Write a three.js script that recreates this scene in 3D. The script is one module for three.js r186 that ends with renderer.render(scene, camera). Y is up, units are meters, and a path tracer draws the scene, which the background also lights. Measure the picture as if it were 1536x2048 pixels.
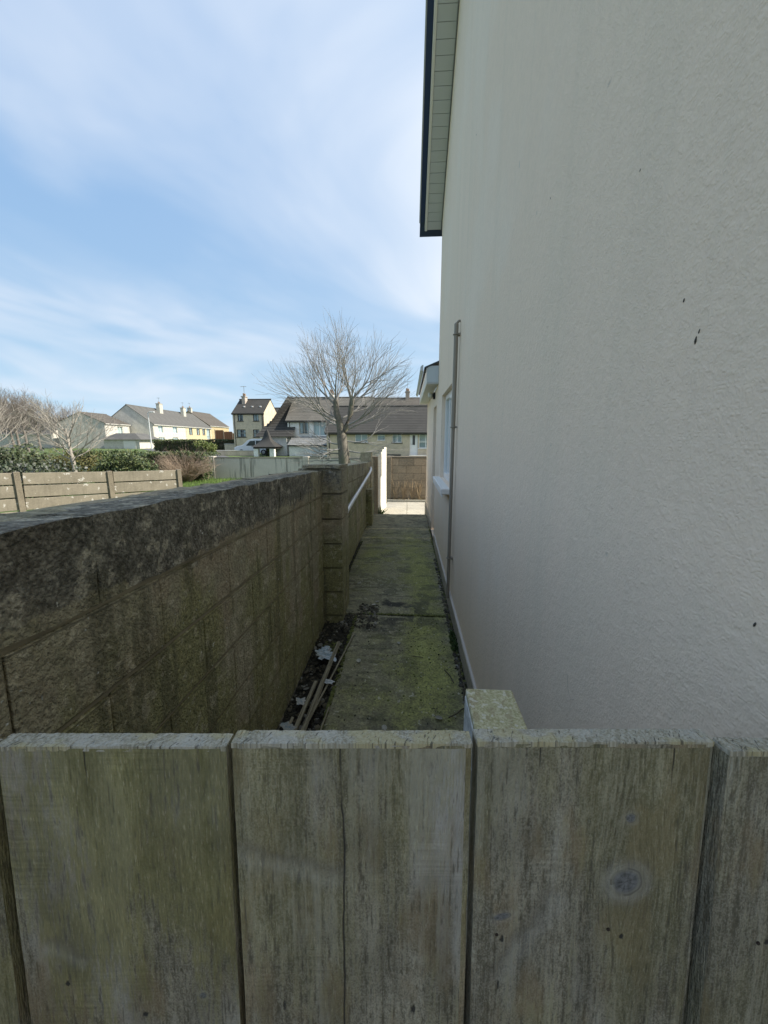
import * as THREE from 'three';
import { mergeGeometries } from 'three/addons/utils/BufferGeometryUtils.js';
import { RoundedBoxGeometry } from 'three/addons/geometries/RoundedBoxGeometry.js';

// ---------- camera, sky, sun, exposure ----------
const scene = new THREE.Scene();
const camera = new THREE.PerspectiveCamera(106.17, 768 / 1024, 0.05, 1500);
camera.position.set(0, 1.65, 0);
camera.rotation.order = 'YXZ';
camera.rotation.set(-10.68 * Math.PI / 180, 3.58 * Math.PI / 180, 0);
const renderer = new THREE.WebGLRenderer({ antialias: true });
renderer.setSize(768, 1024);
renderer.toneMapping = THREE.LinearToneMapping;
renderer.toneMappingExposure = 2.5;
renderer.shadowMap.enabled = true;
const SUN = new THREE.Vector3(0.96, 0.78, -0.22).normalize();
const sun = new THREE.DirectionalLight(new THREE.Color(1, 0.93, 0.82), 3.0);
sun.position.copy(SUN).multiplyScalar(120); sun.target.position.set(0, 0, -20);
sun.castShadow = true; sun.shadow.mapSize.set(4096, 4096); sun.shadow.radius = 1.2;
Object.assign(sun.shadow.camera, { left: -90, right: 90, top: 90, bottom: -90, near: 1, far: 320 });
scene.add(sun, sun.target);

// ---------- noise ----------
function rng(seed) { let s = seed >>> 0; return () => { s = (s + 0x6D2B79F5) | 0; let t = Math.imul(s ^ (s >>> 15), 1 | s); t = (t + Math.imul(t ^ (t >>> 7), 61 | t)) ^ t; return ((t ^ (t >>> 14)) >>> 0) / 4294967296; }; }
const PERM = new Float32Array(65536); { const r = rng(77); for (let i = 0; i < 65536; i++) PERM[i] = r(); }
const hash = (x, y) => PERM[(Math.imul(x, 7919) + Math.imul(y, 104729) + ((x * y) & 0xff) * 31) & 65535];
function vn(x, y) {
  const xi = Math.floor(x), yi = Math.floor(y); let fx = x - xi, fy = y - yi;
  fx = fx * fx * (3 - 2 * fx); fy = fy * fy * (3 - 2 * fy);
  const a = hash(xi, yi), b = hash(xi + 1, yi), c = hash(xi, yi + 1), d = hash(xi + 1, yi + 1);
  return a + (b - a) * fx + (c - a) * fy + (a - b - c + d) * fx * fy;
}
function fbm(x, y, o = 4) { let s = 0, a = 0.5, t = 0; for (let i = 0; i < o; i++) { s += a * vn(x + i * 17.3, y + i * 9.7); t += a; a *= 0.5; x *= 2.03; y *= 2.03; } return s / t; }
function vnp(x, y, p) {
  const xi = Math.floor(x), yi = Math.floor(y); let fx = x - xi, fy = y - yi;
  fx = fx * fx * (3 - 2 * fx); fy = fy * fy * (3 - 2 * fy);
  const m = (k) => ((k % p) + p) % p, x0 = m(xi), x1 = m(xi + 1), y0 = m(yi), y1 = m(yi + 1);
  const a = hash(x0, y0), b = hash(x1, y0), c = hash(x0, y1), d = hash(x1, y1);
  return a + (b - a) * fx + (c - a) * fy + (a - b - c + d) * fx * fy;
}
function fbmp(u, v, f, o = 4) { let s = 0, a = 0.5, t = 0; for (let i = 0; i < o; i++) { s += a * vnp(u * f + 0, v * f + 0, f); t += a; a *= 0.55; f *= 2; } return s / t; }
const clamp = (x, a = 0, b = 1) => x < a ? a : x > b ? b : x;
const ss = (a, b, x) => { const t = clamp((x - a) / (b - a)); return t * t * (3 - 2 * t); };
const mix = (a, b, t) => a + (b - a) * t;
const mix3 = (a, b, t) => [a[0] + (b[0] - a[0]) * t, a[1] + (b[1] - a[1]) * t, a[2] + (b[2] - a[2]) * t];

// ---------- sky (computed, thin streaks of high cloud) ----------
{
  const SKX = 65.3, SKZ = 55.7, W = 2048, H = 1024, d = new Float32Array(W * H * 4);
  const sunAz = Math.atan2(SUN.x, -SUN.z);
  for (let j = 0; j < H; j++) {
    const el = ((j + 0.5) / H - 0.5) * Math.PI, y = Math.sin(el), c = Math.cos(el);
    for (let i = 0; i < W; i++) {
      const a = ((i + 0.5) / W - 0.5) * 2 * Math.PI, x = c * Math.cos(a), z = c * Math.sin(a), k = (j * W + i) * 4;
      const ye = Math.max(y, 0);
      let col = mix3([0.092, 0.172, 0.305], [0.23, 0.325, 0.39], Math.pow(1 - ye, 3.0));
      const cosS = x * SUN.x + ye * SUN.y + z * SUN.z, glow = Math.pow(clamp(cosS * 0.5 + 0.5), 3.3);
      col = mix3(col, [0.40, 0.44, 0.48], glow * 0.62);
      // cloud layer on a flat sheet high up
      const px = x / (ye + 0.16), pz = z / (ye + 0.16);
      const dx = 0.62, dz = -0.785, al = px * dx + pz * dz, ac = -px * dz + pz * dx;
      const wx = fbm(px * 0.55 + 5.2, pz * 0.55 + 1.3, 3) - 0.5, wz = fbm(px * 0.55 + 31.7, pz * 0.55 + 8.1, 3) - 0.5;
      const big = fbm(al * 0.36 + wx * 3.0 + SKX, ac * 0.62 + wz * 3.0 + SKZ, 4);
      const fine = fbm(al * 0.9 + wx * 3.4 + 11, ac * 2.0 + wz * 3.4 + 7, 5);
      const wisp = fbm(al * 2.6 + wx * 6 + 1, ac * 3.4 + wz * 6 + 71, 5);
      let dens = ss(0.36, 0.70, big * 0.58 + fine * 0.27 + wisp * 0.15);
      dens = clamp(dens * 0.66 + 0.26 * (wisp - 0.5) + 0.26 * (fine - 0.42) + glow * 0.40 - 0.02);
      dens *= 0.75 + 0.25 * ss(0.0, 0.14, ye);
      const cl = mix3([0.325, 0.355, 0.40], [0.42, 0.445, 0.475], glow);
      col = mix3(col, cl, dens);
      d[k] = col[0]; d[k + 1] = col[1]; d[k + 2] = col[2]; d[k + 3] = 1;
    }
  }
  const t = new THREE.DataTexture(d, W, H, THREE.RGBAFormat, THREE.FloatType);
  t.mapping = THREE.EquirectangularReflectionMapping; t.magFilter = t.minFilter = THREE.LinearFilter; t.needsUpdate = true;
  scene.background = t; scene.environment = t;
}

// ---------- texture and mesh helpers ----------
const LUT = new Uint8Array(4097); for (let i = 0; i <= 4096; i++) { const x = i / 4096; LUT[i] = Math.round(255 * (x <= 0.0031308 ? 12.92 * x : 1.055 * Math.pow(x, 1 / 2.4) - 0.055)); }
function texC(w, h, fn, rep) {                       // fn(u, v) -> linear colour
  const d = new Uint8Array(w * h * 4);
  for (let j = 0; j < h; j++) for (let i = 0; i < w; i++) {
    const c = fn((i + 0.5) / w, (j + 0.5) / h), k = (j * w + i) * 4;
    for (let q = 0; q < 3; q++) d[k + q] = LUT[(clamp(c[q]) * 4096) | 0]; d[k + 3] = 255;
  }
  return fin(d, w, h, true, rep);
}
function texB(w, h, fn, rep) {                       // heights 0..1
  const d = new Uint8Array(w * h * 4);
  for (let j = 0; j < h; j++) for (let i = 0; i < w; i++) {
    const v = clamp(fn((i + 0.5) / w, (j + 0.5) / h)) * 255, k = (j * w + i) * 4;
    d[k] = d[k + 1] = d[k + 2] = v; d[k + 3] = 255;
  }
  return fin(d, w, h, false, rep);
}
function fin(d, w, h, srgb, rep) {
  const t = new THREE.DataTexture(d, w, h, THREE.RGBAFormat); t.magFilter = THREE.LinearFilter; t.minFilter = THREE.LinearMipmapLinearFilter; t.generateMipmaps = true;
  t.wrapS = t.wrapT = THREE.RepeatWrapping; if (srgb) t.colorSpace = THREE.SRGBColorSpace;
  if (rep) t.repeat.set(rep[0], rep[1]); t.needsUpdate = true; return t;
}
function reps(t, a, b, ox = 0, oy = 0) { const c = t.clone(); c.repeat.set(a, b); c.offset.set(ox, oy); c.needsUpdate = true; return c; }
const lin = (r, g, b) => new THREE.Color().setRGB(r, g, b);
const M = (r, g, b, o = {}) => new THREE.MeshStandardMaterial({ color: lin(r, g, b), roughness: 0.9, ...o });
const taken = new Map();
function numbered(n) { const k = taken.get(n) ?? 0; taken.set(n, k + 1); return k ? n + '_' + String(k).padStart(3, '0') : n; }
function tag(o, label, category, group) { o.userData.label = label; o.userData.category = category; if (group) o.userData.group = group; return o; }
function thing(name, label, category, p = [0, 0, 0], ry = 0, group) {
  const g = new THREE.Group(); g.name = numbered(name); g.position.set(...p); g.rotation.y = ry; tag(g, label, category, group); scene.add(g); return g;
}
function struct(name, p = [0, 0, 0]) { const g = new THREE.Group(); g.name = numbered(name); g.position.set(...p); g.userData.kind = 'structure'; scene.add(g); return g; }
function part(parent, name, geo, mat, p, r) {
  const m = new THREE.Mesh(Array.isArray(geo) ? merge(geo) : geo, mat); m.name = name; m.castShadow = m.receiveShadow = true;
  if (p) m.position.set(...p); if (r) m.rotation.set(...r); parent.add(m); return m;
}
function merge(list) { return mergeGeometries(list.map((g) => { const q = g.index ? g.toNonIndexed() : g; for (const k of Object.keys(q.attributes)) if (!['position', 'normal', 'uv'].includes(k)) q.deleteAttribute(k); return q; }), false); }
// uv in metres from the position, by the way each face points (offset in ox, oy, oz)
function muv(g, ox = 0, oy = 0, oz = 0) {
  const q = g.index ? g.toNonIndexed() : g, p = q.attributes.position, n = p.count, uv = new Float32Array(n * 2);
  const A = new THREE.Vector3(), B = new THREE.Vector3(), C = new THREE.Vector3();
  for (let i = 0; i < n; i += 3) {
    A.fromBufferAttribute(p, i); B.fromBufferAttribute(p, i + 1); C.fromBufferAttribute(p, i + 2);
    const nn = B.clone().sub(A).cross(C.clone().sub(A)), ax = Math.abs(nn.x), ay = Math.abs(nn.y), az = Math.abs(nn.z);
    [A, B, C].forEach((v, k) => {
      const X = v.x + ox, Y = v.y + oy, Z = v.z + oz; let a, b;
      if (ax >= ay && ax >= az) { a = Z; b = Y; } else if (ay >= az) { a = X; b = Z; } else { a = X; b = Y; }
      uv[(i + k) * 2] = a; uv[(i + k) * 2 + 1] = b;
    });
  }
  q.setAttribute('uv', new THREE.BufferAttribute(uv, 2)); return q;
}
function box(x0, x1, y0, y1, z0, z1) { return new THREE.BoxGeometry(x1 - x0, y1 - y0, z1 - z0).translate((x0 + x1) / 2, (y0 + y1) / 2, (z0 + z1) / 2); }
function rbox(x0, x1, y0, y1, z0, z1, r = 0.006, s = 1) { return new RoundedBoxGeometry(Math.abs(x1 - x0), Math.abs(y1 - y0), Math.abs(z1 - z0), s, r).translate((x0 + x1) / 2, (y0 + y1) / 2, (z0 + z1) / 2); }
function tube(pts, r, n = 12, sides = 8, closed = false) { return new THREE.TubeGeometry(new THREE.CatmullRomCurve3(pts.map((p) => new THREE.Vector3(...p)), closed), n, r, sides, closed); }
function rough(g, amp, f, seed = 0) {                // uneven surface: pushes vertices a little, alike for vertices at one place
  const p = g.attributes.position;
  for (let i = 0; i < p.count; i++) {
    const x = p.getX(i), y = p.getY(i), z = p.getZ(i);
    p.setXYZ(i, x + amp * (fbm(y * f + seed, z * f + x * f * 0.7, 2) - 0.5) * 2, y + amp * (fbm(x * f + 40 + seed, z * f + y * f * 0.7, 2) - 0.5) * 2, z + amp * (fbm(x * f + 80 + seed, y * f + z * f * 0.7, 2) - 0.5) * 2);
  }
  g.computeVertexNormals(); return g;
}
console.log('sky done');
// ---------- shared procedural materials ----------
const bumpGrain = texB(1024, 1024, (u, v) => 0.55 * fbmp(u, v, 48, 4) + 0.3 * fbmp(u, v, 160, 2) + 0.15 * fbmp(u, v, 9, 3));
const bumpPlaster = texB(1024, 1024, (u, v) => { const a = fbmp(u, v, 90, 2), b = fbmp(u + 0.37, v + 0.11, 44, 3); return clamp(0.5 + 1.25 * (Math.abs(a - 0.5) * 0.7 + (b - 0.5) * 0.6)); });
const grey1 = texC(1024, 1024, (u, v) => { const a = fbmp(u, v, 6, 5), b = fbmp(u + 0.3, v, 90, 3), s = 0.75 + 0.35 * (a - 0.5) + 0.55 * (b - 0.5); return [s, s, s * 0.97]; });
const conc = (r, g, b, o = {}) => new THREE.MeshStandardMaterial({ color: lin(r * 1.3, g * 1.3, b * 1.3), map: reps(grey1, 0.7, 0.7), bumpMap: reps(bumpGrain, 1.3, 1.3), bumpScale: 0.004, roughness: 0.95, ...o });
const whitePaint = M(0.74, 0.71, 0.66, { roughness: 0.45 });
const upvc = M(0.84, 0.81, 0.77, { roughness: 0.3 });
const glass = new THREE.MeshPhysicalMaterial({ color: lin(0.9, 0.95, 0.95), transmission: 1, thickness: 0, roughness: 0.02, ior: 1.5 });
const curtain = M(0.62, 0.63, 0.62, { roughness: 1 });

// ---------- ground ----------
{
  const g = struct('ground', [0, 0, 0]);
  const gm = new THREE.MeshStandardMaterial({ roughness: 1, map: texC(1024, 1024, (u, v) => { const a = fbmp(u, v, 5, 5), b = fbmp(u, v, 120, 2); const c = mix3([0.05, 0.09, 0.018], [0.10, 0.15, 0.035], a); return mix3(c, [0.14, 0.13, 0.06], 0.5 * ss(0.5, 0.8, b)); }, [0.25, 0.25]), bumpMap: reps(bumpGrain, 0.5, 0.5), bumpScale: 0.03 });
  part(g, 'lawn', muv(new THREE.PlaneGeometry(900, 900).rotateX(-Math.PI / 2).translate(0, -0.22, -200)), gm);
}
{
  const g = struct('road');
  const pts = [[-9.5, -19.6], [-12.6, -24], [-16, -30], [-22, -40], [-29, -50], [-37, -60], [-52, -78]], w = [1.6, 2.0, 2.4, 2.8, 3, 3, 3], pos = [];
  for (let i = 0; i < pts.length - 1; i++) {
    const e = (k) => { const a = pts[Math.max(0, k - 1)], b = pts[Math.min(pts.length - 1, k + 1)], dx = b[0] - a[0], dz = b[1] - a[1], l = Math.hypot(dx, dz); return [[pts[k][0] - dz / l * w[k], pts[k][1] + dx / l * w[k]], [pts[k][0] + dz / l * w[k], pts[k][1] - dx / l * w[k]]]; };
    const [a, b] = e(i), [c, d] = e(i + 1), y = -0.212;
    pos.push(a[0], y, a[1], c[0], y, c[1], b[0], y, b[1], b[0], y, b[1], c[0], y, c[1], d[0], y, d[1]);
  }
  const q = new THREE.BufferGeometry(); q.setAttribute('position', new THREE.Float32BufferAttribute(pos, 3)); q.computeVertexNormals();
  part(g, 'asphalt', muv(q), conc(0.10, 0.10, 0.105));
}

{ const g = struct('bounce_paving'); part(g, 'concrete', muv(box(-4.5, 7.5, -0.3, -0.02, 2.3, 14)), conc(0.45, 0.43, 0.38)); part(g, 'apron', muv(box(-0.9, 0.43, -0.3, -0.012, 0.58, 2.296)), conc(0.40, 0.38, 0.33)); }  // unseen pale paving behind the camera, added to bounce light onto gate and wall
// ---------- side path: soil, concrete slabs ----------
const pathMap = texC(768, 2048, (u, v) => {           // x -0.8..0.5, z 0.6..-9
  const x = -0.8 + 1.3 * u, z = 0.6 - 9.6 * v;
  const a = fbm(x * 3 + 4, z * 3, 5), b = fbm(x * 22, z * 22 + 9, 4), f = fbm(x * 120, z * 120, 2), st = fbm(x * 4 + 9, z * 22, 4);
  let c = mix3([0.13, 0.12, 0.075], [0.27, 0.25, 0.165], clamp(a * 0.9 + b * 0.7 - 0.3));
  c = mix3(c, [0.05, 0.046, 0.038], 0.85 * ss(0.53, 0.66, st * 0.6 + a * 0.5) * ss(0.35, 0.6, b));
  // moss: where it grows thick
  const blob = (cx, cz, rx, rz) => Math.exp(-((x - cx) ** 2 / rx / rx + (z - cz) ** 2 / rz / rz));
  let m = 0.95 * blob(0.15, -2.85, 0.13, 0.55) + 0.28 * blob(-0.1, -2.2, 0.4, 0.9) + 0.7 * blob(0.16, -4.4, 0.15, 0.9) + 0.5 * blob(-0.55, -5.4, 0.25, 1.4) + 0.6 * blob(0.05, -5.6, 0.4, 1.4) + 0.3 * blob(0.3, -2.9, 0.2, 1.2) + 0.12 * blob(-0.05, -1.9, 0.6, 1.3) + 0.25;
  m *= 0.45 + 1.1 * fbm(x * 7 + 30, z * 7, 4);
  const ms = ss(0.22, 0.95, m + 0.5 * (b - 0.5)) ;
  c = mix3(c, mix3([0.125, 0.122, 0.05], [0.215, 0.222, 0.06], clamp(m * 0.75 - 0.15 + (f - 0.5) * 0.9)), 0.80 * ms);
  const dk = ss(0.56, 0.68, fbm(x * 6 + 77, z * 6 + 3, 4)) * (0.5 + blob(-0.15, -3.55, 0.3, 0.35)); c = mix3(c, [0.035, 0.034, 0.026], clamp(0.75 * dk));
  if (fbm(x * 46 + 7, z * 46, 2) > 0.83) c = mix3(c, [0.34, 0.32, 0.26], 0.6);
  const s = 1.42 * (0.58 + 0.84 * f) * (0.8 + 0.4 * b); return [c[0] * s, c[1] * s, c[2] * s];
});
const pathMat = new THREE.MeshStandardMaterial({ map: pathMap, bumpMap: reps(bumpGrain, 1.3 * 1.2, 9.6 * 1.2), bumpScale: 0.009, roughness: 0.95 });
function pathUV(g) { const q = g.index ? g.toNonIndexed() : g, p = q.attributes.position, uv = new Float32Array(p.count * 2); for (let i = 0; i < p.count; i++) { uv[2 * i] = (p.getX(i) + 0.8) / 1.3; uv[2 * i + 1] = (0.6 - p.getZ(i)) / 9.6; } q.setAttribute('uv', new THREE.BufferAttribute(uv, 2)); return q; }
{
  const g = struct('path');
  const slab = (x0, x1, z0, z1, top, seed) => {
    const nx = Math.round((x1 - x0) / 0.025), nz = Math.round((z0 - z1) / 0.04);
    const b = new THREE.BoxGeometry(x1 - x0, 0.2, z0 - z1, nx, 1, nz).translate((x0 + x1) / 2, top - 0.1, (z0 + z1) / 2), p = b.attributes.position;
    for (let i = 0; i < p.count; i++) {
      let x = p.getX(i), y = p.getY(i), z = p.getZ(i); const ex = Math.min(x - x0, x1 - x), ez = Math.min(z0 - z, z - z1), e = Math.min(ex, ez);
      if (y > top - 0.05) { y += 0.010 * (fbm(x * 3 + seed, z * 3, 3) - 0.5) + 0.006 * (fbm(x * 18 + seed, z * 18, 2) - 0.5); if (e < 0.012) y -= 0.003 + 0.010 * vn(x * 30, z * 30); }
      if (ex < 0.004) x += (x - x0 < 0.02 ? 1 : -1) * 0.02 * (fbm(z * 6 + seed, 3, 4) - 0.35);
      if (ez < 0.004) z += 0.012 * (fbm(x * 9 + seed, 8, 3) - 0.5);
      p.setXYZ(i, x, y, z);
    }
    b.computeVertexNormals(); return pathUV(b);
  };
  part(g, 'slab', slab(-0.485, 0.405, 0.55, -3.441, 0.0, 1), pathMat);
  part(g, 'slab_001', slab(-0.735, 0.412, -3.450, -6.1, 0.006, 5), pathMat);
  part(g, 'slab_002', slab(-0.80, 0.418, -6.115, -8.5, 0.004, 9), pathMat);
}
{
  const g = struct('soil_strip');
  const soil = new THREE.MeshStandardMaterial({ roughness: 1, map: texC(512, 512, (u, v) => { const a = fbmp(u, v, 9, 5), b = fbmp(u, v, 70, 2); let c = mix3([0.012, 0.011, 0.008], [0.06, 0.052, 0.038], a); if (b > 0.62) c = mix3(c, [0.11, 0.10, 0.075], 0.6); return c; }, [1.6, 1.6]), bumpMap: reps(bumpGrain, 2, 2), bumpScale: 0.03 });
  const strip = (x0, x1, z0, z1, y, amp) => { const q = new THREE.PlaneGeometry(x1 - x0, z0 - z1, Math.ceil((x1 - x0) / 0.02), Math.ceil((z0 - z1) / 0.02)).rotateX(-Math.PI / 2).translate((x0 + x1) / 2, y, (z0 + z1) / 2), p = q.attributes.position; for (let i = 0; i < p.count; i++) p.setY(i, p.getY(i) + amp * (fbm(p.getX(i) * 14, p.getZ(i) * 14, 4) - 0.5) * 2); q.computeVertexNormals(); return muv(q); };
  part(g, 'soil', strip(-0.80, -0.47, 0.55, -3.46, -0.035, 0.035), soil);
  part(g, 'soil_001', strip(0.39, 0.46, 0.55, -8.5, -0.012, 0.02), soil);
  part(g, 'soil_002', strip(-0.9, -0.72, -3.4, -8.5, -0.012, 0.014), soil);
}
// crumbs of stone, bark and dead leaf in the gutter
{
  const r = rng(5), n = 3400, m = new THREE.InstancedMesh(new THREE.IcosahedronGeometry(1, 0), M(1, 1, 1), n); m.name = 'gutter_debris'; m.userData = { kind: 'stuff', label: 'loose grit, bark and dead leaf crumbs in the gutter along the block wall', category: 'debris' };
  const o = new THREE.Object3D(), c = new THREE.Color();
  for (let i = 0; i < n; i++) {
    const k = r(); let x, z;
    if (k < 0.55) { x = -0.745 + 0.27 * r(); z = -0.3 - 3.1 * r(); } else if (k < 0.75) { x = 0.375 + 0.045 * r() * r(); z = -1.2 - 4 * r(); } else if (k < 0.9) { x = -0.62 + 0.35 * r(); z = -3.15 - 0.5 * r(); } else { x = -0.45 + 0.83 * r(); z = -1.4 - 4 * r(); }
    const s = (k < 0.9 ? 0.004 + 0.013 * r() * r() : 0.0025 + 0.003 * r());
    o.position.set(x, (x < -0.47 ? -0.018 : 0.003) + s * 0.2, z); o.scale.set(s * (0.7 + r()), s * (0.25 + 0.4 * r()), s * (0.7 + 1.3 * r())); o.rotation.set(r() * 0.6, r() * 6.28, r() * 0.6); o.updateMatrix(); m.setMatrixAt(i, o.matrix);
    const t = r(), b = 0.5 + r(); c.setRGB(...(t < 0.6 ? [0.05 * b, 0.045 * b, 0.032 * b] : t < 0.87 ? [0.10 * b, 0.085 * b, 0.055 * b] : [0.2 * b, 0.19 * b, 0.165 * b])); m.setColorAt(i, c);
  }
  m.castShadow = m.receiveShadow = true; scene.add(m);
}
// moss cushions along the joints, the plinth and the wet edge of the slabs
{
  const r = rng(55), n = 2600, m = new THREE.InstancedMesh(new THREE.IcosahedronGeometry(1, 1), M(1, 1, 1, { roughness: 1 }), n); m.name = 'moss'; m.userData = { kind: 'stuff', label: 'small green moss cushions on the path joints and along the plinth', category: 'moss' };
  const o = new THREE.Object3D(), c = new THREE.Color();
  for (let i = 0; i < n; i++) {
    const k = r(); let x, z, q = 1;
    if (k < 0.34) { z = -1.3 - 6 * r(); x = 0.412 - 0.05 * r() * r() * (0.4 + vn(z * 3, 4)); } else if (k < 0.46) { x = -0.42 + 0.82 * r(); z = -3.445 + 0.03 * (r() - 0.5); } else if (k < 0.64) { z = -1.2 - 2.2 * r(); x = -0.485 + 0.05 * (r() - 0.4) * vn(z * 4, 9); } else if (k < 0.76) { z = -3.6 - 4.8 * r(); x = -0.73 - 0.01 * (-z - 3.6) + 0.06 * r() * r(); } else if (k < 0.84) { x = -0.68 + 0.14 * r(); z = -2.95 + 0.2 * r(); q = 1.4; } else { x = 0.16 + 0.3 * (r() + r() + r() - 1.5); z = -2.9 + 2.0 * (r() + r() - 1); q = 0.55; if (x > 0.4 || x < -0.45) x = 0.1; }
    const s = q * (0.004 + 0.010 * r() * r()); o.position.set(x, (x < -0.49 && z > -3.45 ? -0.025 : 0.001), z); o.scale.set(s * (0.8 + 0.6 * r()), s * 0.55, s * (0.8 + 0.8 * r())); o.rotation.set(0, r() * 6.28, 0); o.updateMatrix(); m.setMatrixAt(i, o.matrix);
    const b = 0.6 + 0.8 * r(); c.setRGB(0.105 * b, 0.115 * b, 0.032 * b); m.setColorAt(i, c);
  }
  m.castShadow = m.receiveShadow = true; scene.add(m);
}
console.log('path done');

// ---------- block wall beside the path ----------
const wallTex = (w, h, L, H, z0, near) => texC(w, h, (u, v) => {
  const z = z0 - L * u, y = H * v;                    // y above the base
  const a = fbm(z * 2.2 + 3, y * 2.2, 5), b = fbm(z * 26, y * 26, 4), f = fbm(z * 150, y * 150, 2), st = fbm(z * 13, y * 1.6 + 4, 4), e = fbm(z * 5 + 60, y * 5 + 8, 4);
  let c = mix3([0.25, 0.215, 0.14], [0.37, 0.32, 0.215], clamp(a * 0.9 + b * 0.6 - 0.25));
  c = mix3(c, [0.36, 0.255, 0.165], 0.35 * ss(0.5, 0.7, e));                               // rusty brown patches
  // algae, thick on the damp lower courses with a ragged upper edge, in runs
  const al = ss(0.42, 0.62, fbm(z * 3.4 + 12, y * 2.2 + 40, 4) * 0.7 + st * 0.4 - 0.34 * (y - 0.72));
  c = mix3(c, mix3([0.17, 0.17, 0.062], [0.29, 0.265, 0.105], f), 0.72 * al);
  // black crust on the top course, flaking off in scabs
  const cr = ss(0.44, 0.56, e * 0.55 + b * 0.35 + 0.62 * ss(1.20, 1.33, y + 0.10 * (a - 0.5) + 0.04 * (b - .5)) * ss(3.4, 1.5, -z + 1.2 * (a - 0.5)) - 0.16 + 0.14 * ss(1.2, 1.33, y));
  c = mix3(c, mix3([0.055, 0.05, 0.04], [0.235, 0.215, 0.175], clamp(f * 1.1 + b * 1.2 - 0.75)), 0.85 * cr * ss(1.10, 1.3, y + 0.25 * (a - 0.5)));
  if (st > 0.60 && y < 1.3) c = mix3(c, [0.10, 0.088, 0.055], 0.5 * ss(0.60, 0.70, st));   // dirt runs
  if (vn(z * 85 + 5, y * 85) > 0.965 && e > 0.45) c = [0.55, 0.54, 0.5];                    // lichen dots
  if (b > 0.68) c = mix3(c, [0.46, 0.40, 0.29], 0.4); const s = (0.62 + 0.8 * f) * (0.86 + 0.3 * b) * 1.2; return [c[0] * s, c[1] * s, c[2] * s];
});
const BW = { z0: 1.2, L: 5.0, H: 1.62 };
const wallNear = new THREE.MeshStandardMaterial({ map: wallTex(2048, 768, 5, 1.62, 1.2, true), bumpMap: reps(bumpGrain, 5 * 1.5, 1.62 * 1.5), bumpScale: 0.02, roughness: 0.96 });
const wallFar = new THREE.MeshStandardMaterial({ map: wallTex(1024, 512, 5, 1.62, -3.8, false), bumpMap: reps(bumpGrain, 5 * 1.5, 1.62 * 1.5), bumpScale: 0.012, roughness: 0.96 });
function wallUV(g, z0) { const q = g.index ? g.toNonIndexed() : g, p = q.attributes.position, nn = q.attributes.normal, uv = new Float32Array(p.count * 2); for (let i = 0; i < p.count; i++) { const up = Math.abs(nn.getY(i)) > 0.7; uv[2 * i] = (z0 - p.getZ(i) - (Math.abs(nn.getZ(i)) > 0.7 ? p.getX(i) : 0)) / 5; uv[2 * i + 1] = (p.getY(i) + (up ? p.getX(i) - 0.05 : 0)) / 1.62; } q.setAttribute('uv', new THREE.BufferAttribute(uv, 2)); return q; }
{
  const g = thing('block_wall', 'long dark concrete block wall with mossy face beside the narrow concrete path', 'wall', [-0.745, 0, -1.9]);
  g.rotation.order = 'YXZ'; g.rotation.set(-0.040, 0.011, 0);
  const Z = (z) => z + 1.9, T = 1.435;               // local z; T: wall height at z = -1.9
  const r = rng(21), ch = 0.2265, n = 7;
  const put = (x0, x1, y0, y1, za, zb, seed, nm = 'block', sub = true) => {
    const mid = (za + zb) / 2, near = mid > -3.7, sy = Math.max(1, Math.round((y1 - y0) / 0.055)), sz = Math.max(1, Math.round((za - zb) / 0.055));
    const top = y1 > T - 0.02 && sub;
    let b = top ? new THREE.BoxGeometry(x1 - x0, y1 - y0, za - zb, 4, sy, sz).translate((x0 + x1) / 2, (y0 + y1) / 2, mid) : rbox(x0, x1, y0, y1, zb, za, 0.006, 1);
    if (top) { rough(b, 0.007, 14, seed); b.translate(0.002, 0, 0); }
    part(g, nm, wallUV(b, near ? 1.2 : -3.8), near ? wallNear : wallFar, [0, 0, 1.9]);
  };
  // bed joints run with the fall of the wall; from the top course down
  for (let c = 0; c < n; c++) {
    const y1 = T - c * ch, y0 = c === n - 1 ? -0.35 : y1 - ch + 0.014, off = (c % 2) * 0.225 + 0.03;
    for (let z = 1.0 + off; z > -8.25; z -= 0.45) {
      let a = z - 0.0015, b = Math.max(z - 0.4485, -8.25); if (a - b < 0.05) continue;
      if (a > -3.3 && b < -3.66) { continue; }
      put(-0.222 + 0.002 * r(), 0.000 + 0.004 * r(), y0, y1 + (c === 0 ? 0.006 * (r() - 0.5) : 0), a, b, c * 31 + z * 7);
    }
  }
  part(g, 'mortar', wallUV(box(-0.205, -0.007, -0.35, T - 0.03, -8.24, 1.0), -3.8), conc(0.33, 0.28, 0.19), [0, 0, 1.9]);
  // pier that stands into the path, and its loose cap
  for (let c = 0; c < n; c++) { const y1 = T + 0.02 - c * ch, y0 = c === n - 1 ? -0.35 : y1 - ch + 0.005; put(-0.21, 0.175 + 0.003 * (r() - 0.5), y0, y1, -3.30, -3.70, c * 17 + 400, 'pier_block', false); }
  put(-0.16, 0.16, T + 0.024, T + 0.052, -3.26, -3.78, 900, 'pier_cap');
  for (let c = 0; c < 4; c++) { const y1 = 0.92 - c * 0.225, y0 = c === 3 ? -0.3 : y1 - 0.22; put(0.0, 0.115, y0, y1, -7.25, -7.62, c * 13 + 700, 'buttress_block', false); }
  for (let c = 0; c < n; c++) { const y1 = T + 0.20 - c * 0.235, y0 = c === n - 1 ? -0.35 : y1 - 0.23; put(-0.215, 0.02, y0, y1, -8.26, -8.56, c * 19 + 800, 'end_pier_block', false); }
}
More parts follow.
